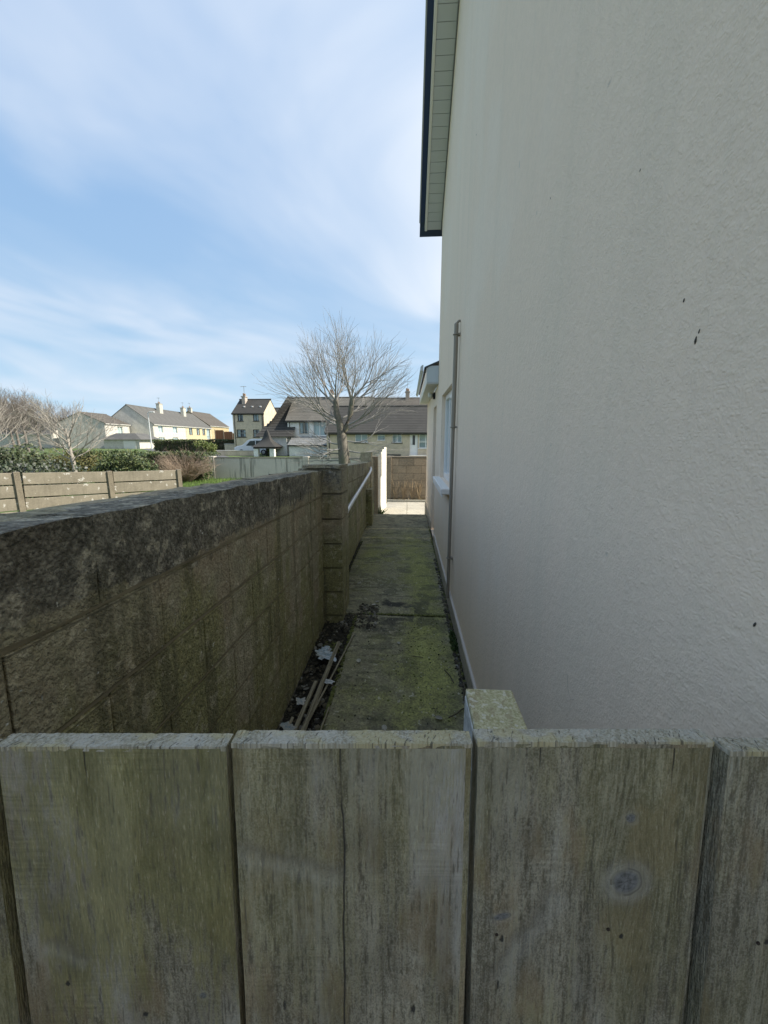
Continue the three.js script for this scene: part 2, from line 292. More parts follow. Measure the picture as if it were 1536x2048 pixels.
{ // steel handrail on brackets
  const g = thing('handrail', 'bent galvanised steel handrail fixed to the block wall past its pier', 'handrail', [-0.70, 0, -4]);
  const st = M(0.62, 0.62, 0.62, { metalness: 0.85, roughness: 0.42 });
  part(g, 'rail', tube([[0.02, 0.80, 0.02], [0.02, 0.835, -0.06], [0.015, 0.86, -0.3], [-0.01, 0.955, -2.0], [-0.03, 1.03, -3.3], [-0.05, 1.055, -3.75], [-0.10, 1.06, -4.2]], 0.025, 60, 10), st);
  part(g, 'end_stub', tube([[0.02, 0.80, 0.02], [0.015, 0.775, 0.0], [-0.05, 0.765, -0.02]], 0.020, 12, 10), st);
  for (const z of [-0.9, -2.4, -3.5]) part(g, 'bracket', tube([[-0.005 + z * 0.012, 0.87 + (-z - 0.3) * 0.056, z], [-0.005 + z * 0.012, 0.80 + (-z - 0.3) * 0.056, z], [-0.085, 0.79 + (-z - 0.3) * 0.056, z]], 0.008, 10, 6), st);
}
console.log('wall done');
// ---------- timber gate ----------
function boardTex(seed, knots, tone, algae, scars, cracks = [], diag = []) {
  const W = 512, H = 2048, BWd = 0.226, BH = 1.36;
  const sField = (x, y) => {
    let s = x + 0.010 * (fbm(x * 9 + seed, y * 1.3, 3) - 0.5) + 0.003 * (fbm(x * 40 + seed, y * 7, 2) - 0.5), kd = 9, kr = 0, ka = 0;
    for (const [kx, ky, r, el = 1, rot = 0] of knots) {
      let dx = x - kx, dy = y - ky; const cr = Math.cos(rot), sr = Math.sin(rot), ex = dx * cr + dy * sr, ey = (-dx * sr + dy * cr); const d = Math.hypot(ex / el, ey) / r;
      s -= Math.sign(dx || 1e-6) * r * 0.9 * Math.exp(-(dx * dx) / (r * r * 5) - (dy * dy) / (r * r * 16));
      if (d < kd) { kd = d; kr = r; ka = Math.atan2(ey, ex / el); }
    }
    return [s, kd, kr, ka];
  };
  const calc = (u, v) => {
    const x = u * BWd, y = v * BH, [s, kd, kr, ka] = sField(x, y);        // y from the bottom
    const g1 = 0.26 * fbm(s * 240 + seed * 3, y * 2.6, 4) + 0.32 * fbm(s * 620 + seed * 3, y * 16, 3) + 0.42 * fbm(s * 420 + seed, y * 85, 4), g2 = fbm(s * 950 + seed, y * 130, 3), ring = fbm(s * 75 + seed * 7, y * 1.4, 3), blot = fbm(x * 14 + seed * 5, y * 6 + 3, 5), blot2 = fbm(x * 30 + seed, y * 12 + 90, 5), sp = fbm(x * 900, y * 700, 2);
    const saw = fbm(x * 26 + seed, y * 700, 2), sawm = ss(0.48, 0.72, fbm(x * 12 + 5 + seed, y * 8, 4));
    return { x, y, s, kd, kr, ka, g1, g2, ring, blot, blot2, saw, sawm, sp };
  };
  const hole = (x, y) => { let m = 0; for (const [hx, hy, a, b] of scars) { const d = Math.hypot((x - hx) / a, (y - hy) / b) + 0.7 * (vn(x * 700, y * 500) - 0.5); m = Math.max(m, ss(1, 0.5, d)); } return m; };
  const crack = (x, y) => { let m = 0; for (const [cx, ya, yb, w = 0.0009] of cracks) { if (y < ya || y > yb) continue; const d = Math.abs(x - cx - 0.007 * (fbm(y * 9 + cx * 99, 4, 3) - 0.5) - 0.0012 * (vn(y * 90, cx * 50) - 0.5)); m = Math.max(m, ss(w, w * 0.3, d) * ss(ya, ya + 0.03, y) * (0.35 + 0.65 * ss(0.25, 0.5, vn(y * 22, cx * 70)))); } return m; };
  const scarF = (x, y) => { let dk = 0, lt = 0; for (const [x0, y0, x1, y1, w] of diag) { const dx = x1 - x0, dy = y1 - y0, L = Math.hypot(dx, dy), t = clamp(((x - x0) * dx + (y - y0) * dy) / L / L), d = (x - x0 - dx * t) * -dy / L + (y - y0 - dy * t) * dx / L + 0.012 * (fbm(x * 45, y * 60, 3) - 0.5), ends = ss(0, 0.12, t) * ss(1, 0.9, t), q = d / w; dk = Math.max(dk, ends * Math.exp(-q * q)); lt = Math.max(lt, ends * Math.exp(-((q + 2.0) ** 2) * 0.5)); } return [dk, lt]; };
  const map = texC(W, H, (u, v) => {
    const q = calc(u, v);
    let c = mix3([0.15, 0.135, 0.098], [0.42, 0.39, 0.325], clamp(0.46 + 2.3 * (q.g1 - 0.5) + 0.8 * (q.ring - 0.5) + 1.2 * (q.sp - 0.5)));
    c = mix3(c, [0.27, 0.205, 0.12], 0.55 * ss(0.48, 0.70, q.blot2));                          // warm brown weathering
    c = mix3(c, [0.47, 0.455, 0.44], 0.68 * tone * ss(0.46, 0.68, q.blot * 0.85 + q.ring * 0.25 - 0.03 + 0.2 * (q.g1 - 0.5))); // silvered patches
    const al = algae * ss(0.40, 0.60, fbm(q.x * 12 + seed * 2 + 50, q.y * 4.1 + 7, 5) * 0.85 + (q.g1 - 0.5) * 0.5 + 0.08 + 0.08 * ss(1.05, 1.30, q.y + 0.2 * (q.blot - 0.5)));
    c = mix3(c, mix3([0.125, 0.122, 0.042], [0.31, 0.285, 0.12], clamp(q.g2 * 0.8 + q.g1 * 0.9 - 0.35)), 0.78 * al); // algae
    if (q.g2 > 0.70) c = mix3(c, [0.55, 0.51, 0.42], 0.35 * ss(0.70, 0.82, q.g2));               // raised pale fibres
    c = mix3(c, [0.11, 0.098, 0.07], 0.6 * ss(0.40, 0.30, q.g1));                              // dark checks along the grain
    if (q.sawm > 0) { const k = 1 + 0.20 * q.sawm * (q.saw - 0.5) * 2; c = [c[0] * k, c[1] * k, c[2] * k]; }
    { const k = 0.66 + 0.66 * fbm(q.x * 34 + seed * 3, q.y * 15, 5) * (0.6 + 0.8 * fbm(q.x * 10 + seed, q.y * 9 + 4, 3)); c = [c[0] * k * 0.94, c[1] * k * 0.91, c[2] * k * 0.84]; }
    const [dk, lt] = scarF(q.x, q.y); c = mix3(c, [0.17, 0.15, 0.12], 0.55 * dk * (0.3 + 1.0 * q.g1)); c = mix3(c, [0.56, 0.545, 0.51], 0.16 * lt);
    if (q.kd < 2.6) {
      const wob = q.kd + 0.18 * (fbm(q.ka * 1.6 + seed, q.kd * 2, 3) - 0.5), rr = fbm(wob * 7, q.ka * 0.6 + seed, 3), ray = fbm(q.ka * 5 + seed, wob * 1.5, 3);
      c = mix3(c, mix3([0.30, 0.285, 0.25], [0.52, 0.505, 0.47], clamp(rr * 1.5 - 0.25)), (q.kr < 0.008 ? 0.2 : 0.38) * ss(2.3, 1.0, wob));
      c = mix3(c, mix3([0.05, 0.05, 0.053], [0.24, 0.238, 0.245], clamp(rr * 0.8 + ray * 0.9 - 0.4)), 0.88 * ss(1.15, 0.6, wob));
      c = mix3(c, [0.10, 0.09, 0.075], 0.6 * ss(0.10, 0.02, Math.abs(wob - 1.02)) * ss(0.4, 0.62, vn(q.ka * 1.3 + seed * 3, 7)));
      if (q.kd < 0.9 && q.kr > 0.010) c = mix3(c, [0.07, 0.065, 0.06], 0.85 * ss(0.10, 0.02, Math.abs(Math.sin(q.ka * 2.0 + seed * 0.3 + 0.9 * (rr - 0.5)))) * ss(0.9, 0.35, q.kd));
    }
    c = mix3(c, [0.035, 0.032, 0.028], 0.95 * Math.max(hole(q.x, q.y), crack(q.x, q.y)));
    return c;
  });
  const bump = texB(W, H, (u, v) => { const q = calc(u, v); let h = 0.4 + 0.55 * (q.g1 - 0.5) + 0.35 * (q.g2 - 0.5) + 0.3 * (q.ring - 0.5) + 0.12 * q.sawm * (q.saw - 0.5) + 0.15 * (q.sp - 0.5); if (q.kd < 1.6) h = mix(h, 0.5, ss(1.6, 0.9, q.kd) * 0.7); h -= 0.25 * scarF(q.x, q.y)[0]; return h - 0.6 * Math.max(hole(q.x, q.y), crack(q.x, q.y)); });
  return new THREE.MeshStandardMaterial({ map, bumpMap: bump, bumpScale: 0.0035, roughness: 0.93 });
}
const endGrain = [0, 1, 2].map((k) => new THREE.MeshStandardMaterial({
  map: texC(1024, 128, (u, v) => {
    const x = u * 0.226, y = v * 0.02, R = Math.hypot(x - 0.05 - 0.07 * k, y + 0.045), ring = fbm(R * 420 + k * 9, 3 + x * 5, 2), f = fbm(x * 700, y * 700, 3), crack = fbm(x * 520 + k + y * 260, y * 190, 3), a = fbm(x * 30 + k * 5, y * 40, 4);
    let c = mix3([0.28, 0.25, 0.175], [0.50, 0.455, 0.36], clamp(0.5 + 1.6 * (f - 0.5) + 0.9 * (ring - 0.5)));
    c = mix3(c, [0.50, 0.42, 0.20], 0.5 * ss(0.52, 0.66, a)); c = mix3(c, [0.56, 0.52, 0.45], 0.45 * ss(0.60, 0.74, fbm(x * 22 + 9 + k * 3, y * 22, 3)));
    return mix3(c, [0.05, 0.047, 0.04], 0.7 * ss(0.31, 0.22, crack));
  }),
  bumpMap: texB(1024, 128, (u, v) => { const x = u * 0.226, y = v * 0.02; return 0.5 + 0.5 * (fbm(x * 500, y * 500, 3) - 0.5) - 0.5 * ss(0.36, 0.24, fbm(x * 230 + k, y * 60, 3)) + 0.35 * (fbm(x * 190 + y * 220, 1, 2) - 0.5); }), bumpScale: 0.003, roughness: 0.95,
}));
{
  const GX = 0.0645, g = thing('timber_gate', 'weathered grey green vertical board gate across the end of the path', 'gate', [GX, -0.02, -0.227]);
  g.rotation.order = 'YXZ'; g.rotation.set(-0.070, 0.062, 0);
  // boards: left edge, right edge (at the top), top height, proud of the gate plane, bottom spread
  const H = 1.384, defs = [
    [-0.682, -0.456, H - 0.004, 0.004, 4, [[0.1, 1.0, 0.018]], 0.6, 0.8, [], [], []],
    [-0.4525, -0.2280, H - 0.001, 0.000, 1, [[0.117, 0.99, 0.009, 1.3, 0.3], [0.186, 1.085, 0.004], [0.17, 0.80, 0.02, 1.6, 0.5]], 0.7, 1.0, [[0.047, 1.10, 0.0026, 0.0036], [0.040, 1.045, 0.0024, 0.0042], [0.124, 1.062, 0.0040, 0.0040], [0.172, 1.005, 0.0036, 0.004]], [[0.088, 1.30, 1.37, 0.0006]], [[0.028, 1.152, 0.075, 1.128, 0.005], [0.05, 0.985, 0.09, 1.03, 0.006], [0.13, 1.03, 0.21, 0.985, 0.008]]],
    [-0.2260, 0.0072, H + 0.003, 0.001, 2, [[0.2, 0.8, 0.014]], 1.25, 0.55, [[0.044, 1.075, 0.0016, 0.0065], [0.178, 1.070, 0.003, 0.0055], [0.108, 1.045, 0.0028, 0.003]], [[0.108, 0.6, 1.372, 0.0010]], [[-0.01, 1.262, 0.115, 1.225, 0.0065]]],
    [0.0093, 0.2382, H + 0.004, 0.000, 3, [[0.153, 1.287, 0.0052], [0.154, 1.217, 0.0150, 1, 0.2], [0.031, 1.178, 0.0042, 2.2, 0.3], [0.2, 0.9, 0.012]], 0.7, 0.5, [[0.032, 1.152, 0.0022, 0.0045], [0.154, 1.155, 0.0022, 0.0035], [0.03, 1.10, 0.001, 0.006]], [[0.19, 1.3, 1.37, 0.0007], [0.062, 1.33, 1.37, 0.0007]], [[0.015, 1.10, 0.085, 1.215, 0.006]]],
    [0.2405, 0.366, H + 0.003, 0.011, 5, [[0.13, 1.22, 0.012]], 1.2, 0.35, [[0.058, 1.165, 0.0034, 0.0052], [0.052, 1.235, 0.0014, 0.005]], [], []],
  ];
  defs.forEach(([x0, x1, top, proud, seed, knots, tone, algae, scars, cracks, diag], i) => {
    const w = x1 - x0, b = new THREE.BoxGeometry(w, top - 0.06, 0.019, 24, 120, 2).translate(x0 + w / 2, (top + 0.06) / 2, -0.0095 + proud), p = b.attributes.position, nrm = b.attributes.normal, uv = b.attributes.uv;
    for (let k = 0; k < p.count; k++) {
      const x = p.getX(k), y = p.getY(k), z = p.getZ(k); uv.setXY(k, (x - x0 + (Math.abs(nrm.getX(k)) > 0.5 ? (z + 0.02) : 0)) / 0.226, y / 1.384);
      const el = x - x0, er = x1 - x, ed = Math.min(el, er); let nx = x, nz = z;
      if (ed < 0.002) nx += (el < er ? 1 : -1) * (0.0016 * fbm(y * 9 + seed * 5 + (el < er ? 0 : 50), 2, 3) + (z > proud - 0.004 ? 0.0014 : 0));
      nz += 0.0016 * (fbm(x * 18 + seed, y * 6, 3) - 0.5); if (ed < 0.006 && z > proud - 0.004) nz -= 0.0012;
      let ny = y; if (y > top - 0.002) ny -= 0.0008 * vn(x * 160 + seed * 9, z * 200);
      p.setXYZ(k, nx, ny, nz);
    }
    b.computeVertexNormals();
    const m = part(g, 'board', b, boardTex(seed, knots, tone, algae, scars, cracks, diag));
    const e = new THREE.BoxGeometry(w - 0.003, 0.004, 0.0188, 90, 1, 8).translate(x0 + w / 2, top, -0.0095 + proud), q = e.attributes.position, eu = e.attributes.uv;
    for (let k = 0; k < q.count; k++) {
      const x = q.getX(k), y = q.getY(k), z = q.getZ(k); eu.setXY(k, (x - x0) / 0.226, (z - proud + 0.02) / 0.02);
      if (y > top) q.setXYZ(k, x, y + 0.0014 * (fbm(x * 260 + z * 320 + seed * 4, z * 90, 3) - 0.5) - ((Math.abs(z + 0.0095 - proud) > 0.008) ? 0.0005 * vn(x * 300, seed) : 0), z + 0.0010 * (vn(x * 150 + seed * 3, z > -0.0095 ? 1 : 8) - 0.5));
      else q.setXYZ(k, x, y - 0.001, z + 0.0008 * (vn(x * 190 + seed, 5) - 0.5));
    }
    e.computeVertexNormals(); part(m, 'end_grain', e, endGrain[i % 3]);
  });
  part(g, 'gap_cover', muv(rbox(0.20, 0.31, 0.36, 1.01, -0.05, -0.0215, 0.003)), M(0.2, 0.18, 0.13)); part(g, 'gap_cover', muv(rbox(0.21, 0.29, 1.145, 1.36, -0.045, -0.0215, 0.003)), M(0.2, 0.18, 0.13));  // strips added behind the board gap to stop light showing through
  const rm = boardTex(9, [[0.1, 0.6, 0.015]], 0.5, 0.4, []);
  for (const y of [0.22, 1.02]) { const b = rbox(-0.68, 0.36, y, y + 0.12, -0.052, -0.0215, 0.003), p = b.attributes.position, uv = b.attributes.uv; for (let k = 0; k < p.count; k++) uv.setXY(k, p.getY(k) / 0.226, p.getX(k) / 1.38); part(g, 'rail', b, rm); }
  const nailM = M(0.045, 0.03, 0.022, { roughness: 0.7, metalness: 0.3 });
  for (const [x, y] of [[-0.3285, 0.984], [-0.267, 1.02], [-0.182, 1.092], [-0.0485, 1.088], [0.036, 1.178], [0.149, 1.184], [0.2895, 1.185]]) part(g, 'nail', new THREE.CylinderGeometry(0.0018, 0.0018, 0.003, 8).rotateX(Math.PI / 2).translate(x, y, x > 0.23 ? 0.0112 : -0.001), nailM);
}
{ // pier on which the gate latches
  const g = thing('gate_pier', 'white painted concrete gate pier with lichen stained top, between gate and house', 'gate pier', [0.185, -0.05, -0.6]);
  const sideM = M(0.85, 0.84, 0.80, { map: reps(grey1, 1, 1), bumpMap: reps(bumpGrain, 2, 2), bumpScale: 0.003, roughness: 0.8 });
  const topM = new THREE.MeshStandardMaterial({ roughness: 0.95, bumpMap: reps(bumpGrain, 1, 1), bumpScale: 0.002, map: texC(512, 1024, (u, v) => { const x = u * 0.12, y = v * 0.4, f = fbm(x * 330, y * 330, 3), a = fbm(x * 60, y * 40, 4), b = fbm(x * 120 + 9, y * 120, 3); let c = mix3([0.36, 0.32, 0.15], [0.64, 0.58, 0.37], clamp(f * 1.6 - 0.3)); c = mix3(c, [0.30, 0.22, 0.12], 0.5 * ss(0.55, 0.68, a)); return mix3(c, [0.75, 0.70, 0.58], 0.6 * ss(0.6, 0.7, b)); }) });
  part(g, 'shaft', muv(rbox(-0.052, 0.052, 0, 1.136, -0.185, 0.21, 0.004, 2)), sideM);
  const t = rbox(-0.051, 0.051, 1.1355, 1.153, -0.184, 0.21, 0.004, 2), p = t.attributes.position, uv = t.attributes.uv; for (let k = 0; k < p.count; k++) uv.setXY(k, (p.getX(k) + 0.06) / 0.12, (p.getZ(k) + 0.19) / 0.4);
  part(g, 'top', t, topM);
  part(g, 'latch_plate', rbox(-0.056, -0.0525, 0.93, 1.06, -0.09, -0.06, 0.001), M(0.5, 0.52, 0.54, { metalness: 0.7, roughness: 0.5 }));
  const s = thing('concrete_stub', 'rough grey concrete stub wedged between the white gate pier and the house', 'block', [0.33, -0.05, -0.85]);
  part(s, 'body', muv(rough(rbox(-0.085, 0.105, 0, 0.80, -0.20, 0.42, 0.012, 3), 0.008, 9)), conc(0.30, 0.27, 0.20));
}

// ---------- the rendered house ----------
const wallMap = texC(1536, 1536, (u, v) => {            // z 2..-10 , y -0.5..8.9
  const z = 2 - 12 * u, y = -0.5 + 9.4 * v, a = fbm(z * 0.55 + 2, y * 0.4 + 5, 5), st = fbm(z * 9 + 3, y * 0.55, 5), b = fbm(z * 3.1, y * 2.3 + 30, 4), f = fbm(z * 60, y * 60, 2);
  let c = mix3([0.865, 0.695, 0.525], [0.89, 0.73, 0.565], ss(0.3, 0.7, a));
  c = mix3(c, [0.80, 0.67, 0.505], 0.28 * ss(0.5, 0.72, st * 0.7 + b * 0.35));
  c = mix3(c, [0.89, 0.765, 0.62], 0.4 * ss(0.52, 0.7, fbm(z * 1.4 + 50, y * 1.1, 4)));
  const drip = ss(0.56, 0.72, fbm(z * 15 + 80, y * 0.35 + 2, 4)); c = mix3(c, [0.73, 0.61, 0.46], 0.2 * drip);
  if (fbm(z * 38 + 11, y * 30, 2) > 0.94) c = mix3(c, [0.36, 0.36, 0.31], 0.5);
  const s = 0.965 + 0.07 * f; return [c[0] * s, c[1] * s, c[2] * s];
});
const render_ = new THREE.MeshStandardMaterial({ map: wallMap, bumpMap: reps(bumpPlaster, 12 / 0.5, 9.4 / 0.5), bumpScale: 0.0016, roughness: 0.78 });
function houseUV(g) { const q = g.index ? g.toNonIndexed() : g, p = q.attributes.position, nn = q.attributes.normal, uv = new Float32Array(p.count * 2); for (let i = 0; i < p.count; i++) { const x = p.getX(i) - 0.44; uv[2 * i] = (2 - p.getZ(i) - (Math.abs(nn.getZ(i)) > 0.7 ? x : 0)) / 12; uv[2 * i + 1] = (p.getY(i) + 0.5 + (Math.abs(nn.getY(i)) > 0.7 ? x : 0)) / 9.4; } q.setAttribute('uv', new THREE.BufferAttribute(uv, 2)); return q; }
const slate = conc(0.05, 0.055, 0.065, { roughness: 0.7 });
function zyShape(pts, holes = []) { const s = new THREE.Shape(pts.map(([z, y]) => new THREE.Vector2(-z, y))); for (const h of holes) { const [za, zb, y0, y1] = h; s.holes.push(new THREE.Path([[-za, y0], [-za, y1], [-zb, y1], [-zb, y0]].map(([a, b]) => new THREE.Vector2(a, b)))); } return s; }
// shape drawn in (-z, y), pushed along +x from x0 by t
function zyWall(pts, holes, x0, t) { const g = new THREE.ExtrudeGeometry(zyShape(pts, holes), { depth: t, bevelEnabled: false }); g.applyMatrix4(new THREE.Matrix4().set(0, 0, 1, x0, 0, 1, 0, 0, -1, 0, 0, 0, 0, 0, 0, 1)); return g; }
{
  const A = 0.44, HZ = -6.1, EAVE = 4.67, SL = 0.72, RZ = -2.05, RY = EAVE + (RZ - HZ) * SL, g = thing('rendered_house', 'grey green rendered two storey gable house along the right of the path', 'house', [0, 0, 0]);
  const gw = houseUV(zyWall([[2, -0.22], [2, EAVE], [RZ, RY], [HZ, EAVE], [HZ, -0.22]], [[-4.16, -5.36, 1.14, 2.22]], A, 0.3));
  part(g, 'gable_wall', gw, render_);
  part(g, 'rear_wall', houseUV(merge([box(A + 0.302, 8, -0.22, EAVE, HZ, HZ + 0.3), box(A + 0.302, 8, -0.22, EAVE, 1.7, 2), zyWall([[2, -0.22], [2, EAVE], [RZ, RY], [HZ, EAVE], [HZ, -0.22]], [], 8.002, 0.3)])), render_);
  part(g, 'extension_wall', houseUV(merge([zyWall([[HZ - 0.002, -0.22], [HZ - 0.002, 2.47], [-9.4, 2.47], [-9.4, -0.22]], [[-6.36, -7.06, 0.0, 2.19]], A, 0.3), box(A + 0.302, 5, -0.22, 2.47, -9.4, -9.12)])), render_);
  // roof slopes, stepped slate courses
  const rs = [];
  for (const [sz, zr, ze] of [[-1, RZ, HZ - 0.28], [1, RZ, 2.28]]) {
    const n = 22, dz = (ze - zr) / n;
    for (let i = 0; i < n; i++) { const za = zr + dz * i, zb = zr + dz * (i + 1) + dz * 0.12, ya = RY + 0.16 - Math.abs(za - RZ) * SL, yb = RY + 0.16 - Math.abs(zb - RZ) * SL; const len = Math.hypot(zb - za, yb - ya); rs.push(new THREE.BoxGeometry(8.3, 0.022, len).rotateX(sz < 0 ? -Math.atan(SL) - 0.012 : Math.atan(SL) + 0.012).translate(0.13 + 4.15, (ya + yb) / 2 + 0.004, (za + zb) / 2)); }
  }
  const roof = part(g, 'roof', muv(merge(rs)), new THREE.MeshStandardMaterial({ color: lin(0.035, 0.06, 0.12), roughness: 0.55, bumpMap: reps(bumpGrain, 1, 1), bumpScale: 0.003 }));
  part(roof, 'ridge', muv(new THREE.CylinderGeometry(0.1, 0.1, 8.3, 10, 1).rotateZ(Math.PI / 2).translate(4.3, RY + 0.16, RZ)), slate);
  // verge: soffit boards in a row up the slope, barge board, dark undercloak
  const th = Math.atan(SL), sof = M(0.60, 0.625, 0.65, { roughness: 0.5 }), L = (RZ - HZ + 0.12) / Math.cos(th), nB = 46;
  const atS = (s) => [HZ - 0.12 + s * Math.cos(th), EAVE - 0.12 * SL + s * Math.sin(th)];
  const sg = rbox(0, 0.205, -0.006, 0.006, -L / nB / 2 + 0.0018, L / nB / 2 - 0.0018, 0.002, 1);
  for (let i = 0; i < nB; i++) { const [z, y] = atS((i + 0.5) * L / nB); part(g, 'soffit_board', sg, sof, [0.234, y + 0.03, z], [-th, 0, 0]); }
  { const [z, y] = atS(L / 2); part(g, 'soffit_backing', box(0, 0.2, 0, 0.01, -L / 2, L / 2), M(0.35, 0.35, 0.35), [0.236, y + 0.039, z], [-th, 0, 0]);
    part(g, 'soffit_trim', rbox(-0.012, 0.0, -0.012, 0.012, -L / 2, L / 2, 0.003), M(0.25, 0.26, 0.27), [0.438, y + 0.022, z], [-th, 0, 0]);
    part(g, 'barge_board', rbox(0.2, 0.232, -0.005, 0.2, -L / 2, L / 2, 0.005, 2), upvc, [0, y + 0.015, z], [-th, 0, 0]);
    part(g, 'undercloak', box(0.134, 0.199, 0.0, 0.012, -L / 2 + 0.03, L / 2), M(0.03, 0.055, 0.13, { roughness: 0.6 }), [0, y + 0.10, z], [-th, 0, 0]); 
    part(g, 'verge_cap', rbox(0.118, 0.134, -0.005, 0.06, -L / 2 + 0.03, L / 2, 0.004), M(0.45, 0.47, 0.48, { roughness: 0.5 }), [0, y + 0.09, z], [-th, 0, 0]); }
  // plinth and bead
  part(g, 'plinth', muv(rough(box(0.418, 0.439, -0.22, 0.135, HZ + 0.0, 1.9), 0.0, 1)), conc(0.38, 0.335, 0.26));
  part(g, 'plinth_001', muv(box(0.418, 0.439, -0.22, 0.135, -9.38, -7.07)), conc(0.38, 0.335, 0.26));
  part(g, 'bead', rbox(0.421, 0.439, 0.1355, 0.144, HZ, 1.9, 0.002), M(0.56, 0.52, 0.46));
  // ground floor window
  const win = part(g, 'window', (() => { const l = [], b = (za, zb, y0, y1, x0 = 0.487, x1 = 0.552) => l.push(rbox(x0, x1, y0, y1, zb, za, 0.006, 1)); b(-4.162, -4.225, 1.142, 2.218); b(-5.295, -5.358, 1.142, 2.218); b(-4.226, -5.294, 2.155, 2.218); b(-4.226, -5.294, 1.142, 1.215); b(-4.74, -4.80, 1.216, 2.154); b(-4.228, -4.265, 1.217, 2.153, 0.477, 0.542); b(-4.703, -4.739, 1.217, 2.153, 0.477, 0.542); b(-4.266, -4.702, 1.217, 1.255, 0.477, 0.542); b(-4.266, -4.702, 2.115, 2.153, 0.477, 0.542); return l; })(), upvc);
  part(win, 'pane', box(0.510, 0.514, 1.22, 2.15, -4.739, -4.23), glass); part(win, 'pane', box(0.510, 0.514, 1.22, 2.15, -5.29, -4.801), glass);
  part(win, 'net_curtain', box(0.66, 0.665, 1.15, 2.2, -5.36, -4.16), curtain);
  part(g, 'window_sill', [rbox(0.350, 0.486, 1.075, 1.138, -5.50, -4.06, 0.010, 2), rbox(0.356, 0.372, 1.05, 1.0745, -5.49, -4.07, 0.003)], M(0.82, 0.78, 0.72, { roughness: 0.5 }));
  // side door in the extension
  const door = part(g, 'door', rbox(0.58, 0.63, 0.01, 2.18, -7.05, -6.37, 0.004), upvc);
  part(door, 'door_glass', rbox(0.572, 0.579, 1.1, 2.0, -6.93, -6.5, 0.002), M(0.2, 0.22, 0.23, { roughness: 0.1 })); part(door, 'handle', rbox(0.53, 0.579, 1.0, 1.03, -6.46, -6.42, 0.006), M(0.5, 0.5, 0.5, { metalness: 0.8, roughness: 0.3 }));
  // thin soil pipe with clips
  const pm = M(0.27, 0.235, 0.185, { roughness: 0.55 });
  part(g, 'pipe', [new THREE.CylinderGeometry(0.016, 0.016, 1.64, 14).translate(0.405, 0.93, -3.62), new THREE.CylinderGeometry(0.019, 0.019, 0.88, 14).translate(0.405, 2.19, -3.62), new THREE.SphereGeometry(0.019, 14, 8).translate(0.405, 2.63, -3.62)], pm);
  for (const y of [0.52, 1.76, 2.55]) part(g, 'pipe_clip', [new THREE.TorusGeometry(0.024, 0.005, 6, 16).rotateX(Math.PI / 2).translate(0.405, y, -3.62), box(0.42, 0.4395, y - 0.008, y + 0.008, -3.65, -3.59)], pm);
  part(g, 'pipe_cap', tube([[0.412, 2.645, -3.62], [0.425, 2.66, -3.62], [0.439, 2.66, -3.62]], 0.010, 8, 8), pm);
  // extension eaves
  part(g, 'extension_soffit', rbox(0.272, 0.4385, 2.472, 2.49, -9.55, -6.07, 0.003), M(0.55, 0.57, 0.57, { roughness: 0.5 }));
  part(g, 'extension_fascia', rbox(0.258, 0.271, 2.475, 2.70, -9.56, -6.068, 0.003), upvc);
  part(g, 'box_end', rbox(0.2725, 0.438, 2.4915, 2.73, -6.085, -6.066, 0.003), M(0.55, 0.60, 0.63, { roughness: 0.5 }));
  { const l = []; for (let i = 0; i < 14; i++) { const x0 = 0.235 + i * 0.22, y0 = 2.70 + i * 0.22 * 0.42; l.push(new THREE.BoxGeometry(0.25, 0.022, 3.55).rotateZ(0.39).translate(x0 + 0.11, y0 + 0.05, -7.83)); } part(g, 'extension_roof', muv(merge(l)), slate); }
  part(g, 'extension_gutter', new THREE.CylinderGeometry(0.045, 0.045, 3.5, 10, 1, false, 0, Math.PI).rotateX(Math.PI / 2).rotateZ(Math.PI).translate(0.21, 2.70, -7.83), M(0.62, 0.64, 0.66, { roughness: 0.4, side: THREE.DoubleSide }));
  for (const c of [[[-0.98, 1.02], [-0.965, 0.985], [-0.945, 0.97], [-0.925, 0.985]]]) part(g, 'hairline_crack', tube(c.map(([z, y]) => [0.4398, y, z]), 0.0005, 24, 4), M(0.52, 0.44, 0.34));
  // chips and mud specks on the render
  const r = rng(8), chipM = M(0.06, 0.055, 0.045);
  for (const [z, y, s] of [[-0.66, 1.80, 1.5], [-0.655, 1.812, 0.9], [-0.70, 1.87, 1.0], [-0.48, 1.42, 1.1], [-0.88, 2.16, 0.7], [-1.41, 2.40, 0.7], [-3.1, 3.7, 1.1]]) { const q = new THREE.IcosahedronGeometry(0.0018 * s, 1), p = q.attributes.position; for (let k = 0; k < p.count; k++) p.setXYZ(k, p.getX(k) * 0.4, p.getY(k) * (1.5 + 0.8 * vn(p.getZ(k) * 900, y * 10)), p.getZ(k) * (0.6 + 0.5 * vn(p.getY(k) * 900, z * 10))); part(g, 'chip', q, chipM, [0.4395, y, z], [0.5 * r(), 0, 0]); }
}
{
  const l = thing('wall_light', 'small cream bulkhead light on a dark bracket under the extension eaves', 'wall light', [0.44, 2.36, -6.75]);
  part(l, 'bracket', rbox(-0.035, -0.002, -0.04, 0.06, -0.05, 0.05, 0.004), M(0.02, 0.02, 0.022)); part(l, 'lamp', new THREE.LatheGeometry([[0.001, -0.045], [0.03, -0.042], [0.042, -0.02], [0.044, 0.03], [0.03, 0.05], [0.001, 0.052]].map((a) => new THREE.Vector2(...a)), 16).translate(-0.08, 0.01, 0), M(0.6, 0.57, 0.45, { roughness: 0.4 })); part(l, 'arm', tube([[-0.03, 0.0, 0], [-0.06, 0.01, 0]], 0.01, 4, 6), M(0.05, 0.05, 0.05));
}
console.log('house done');
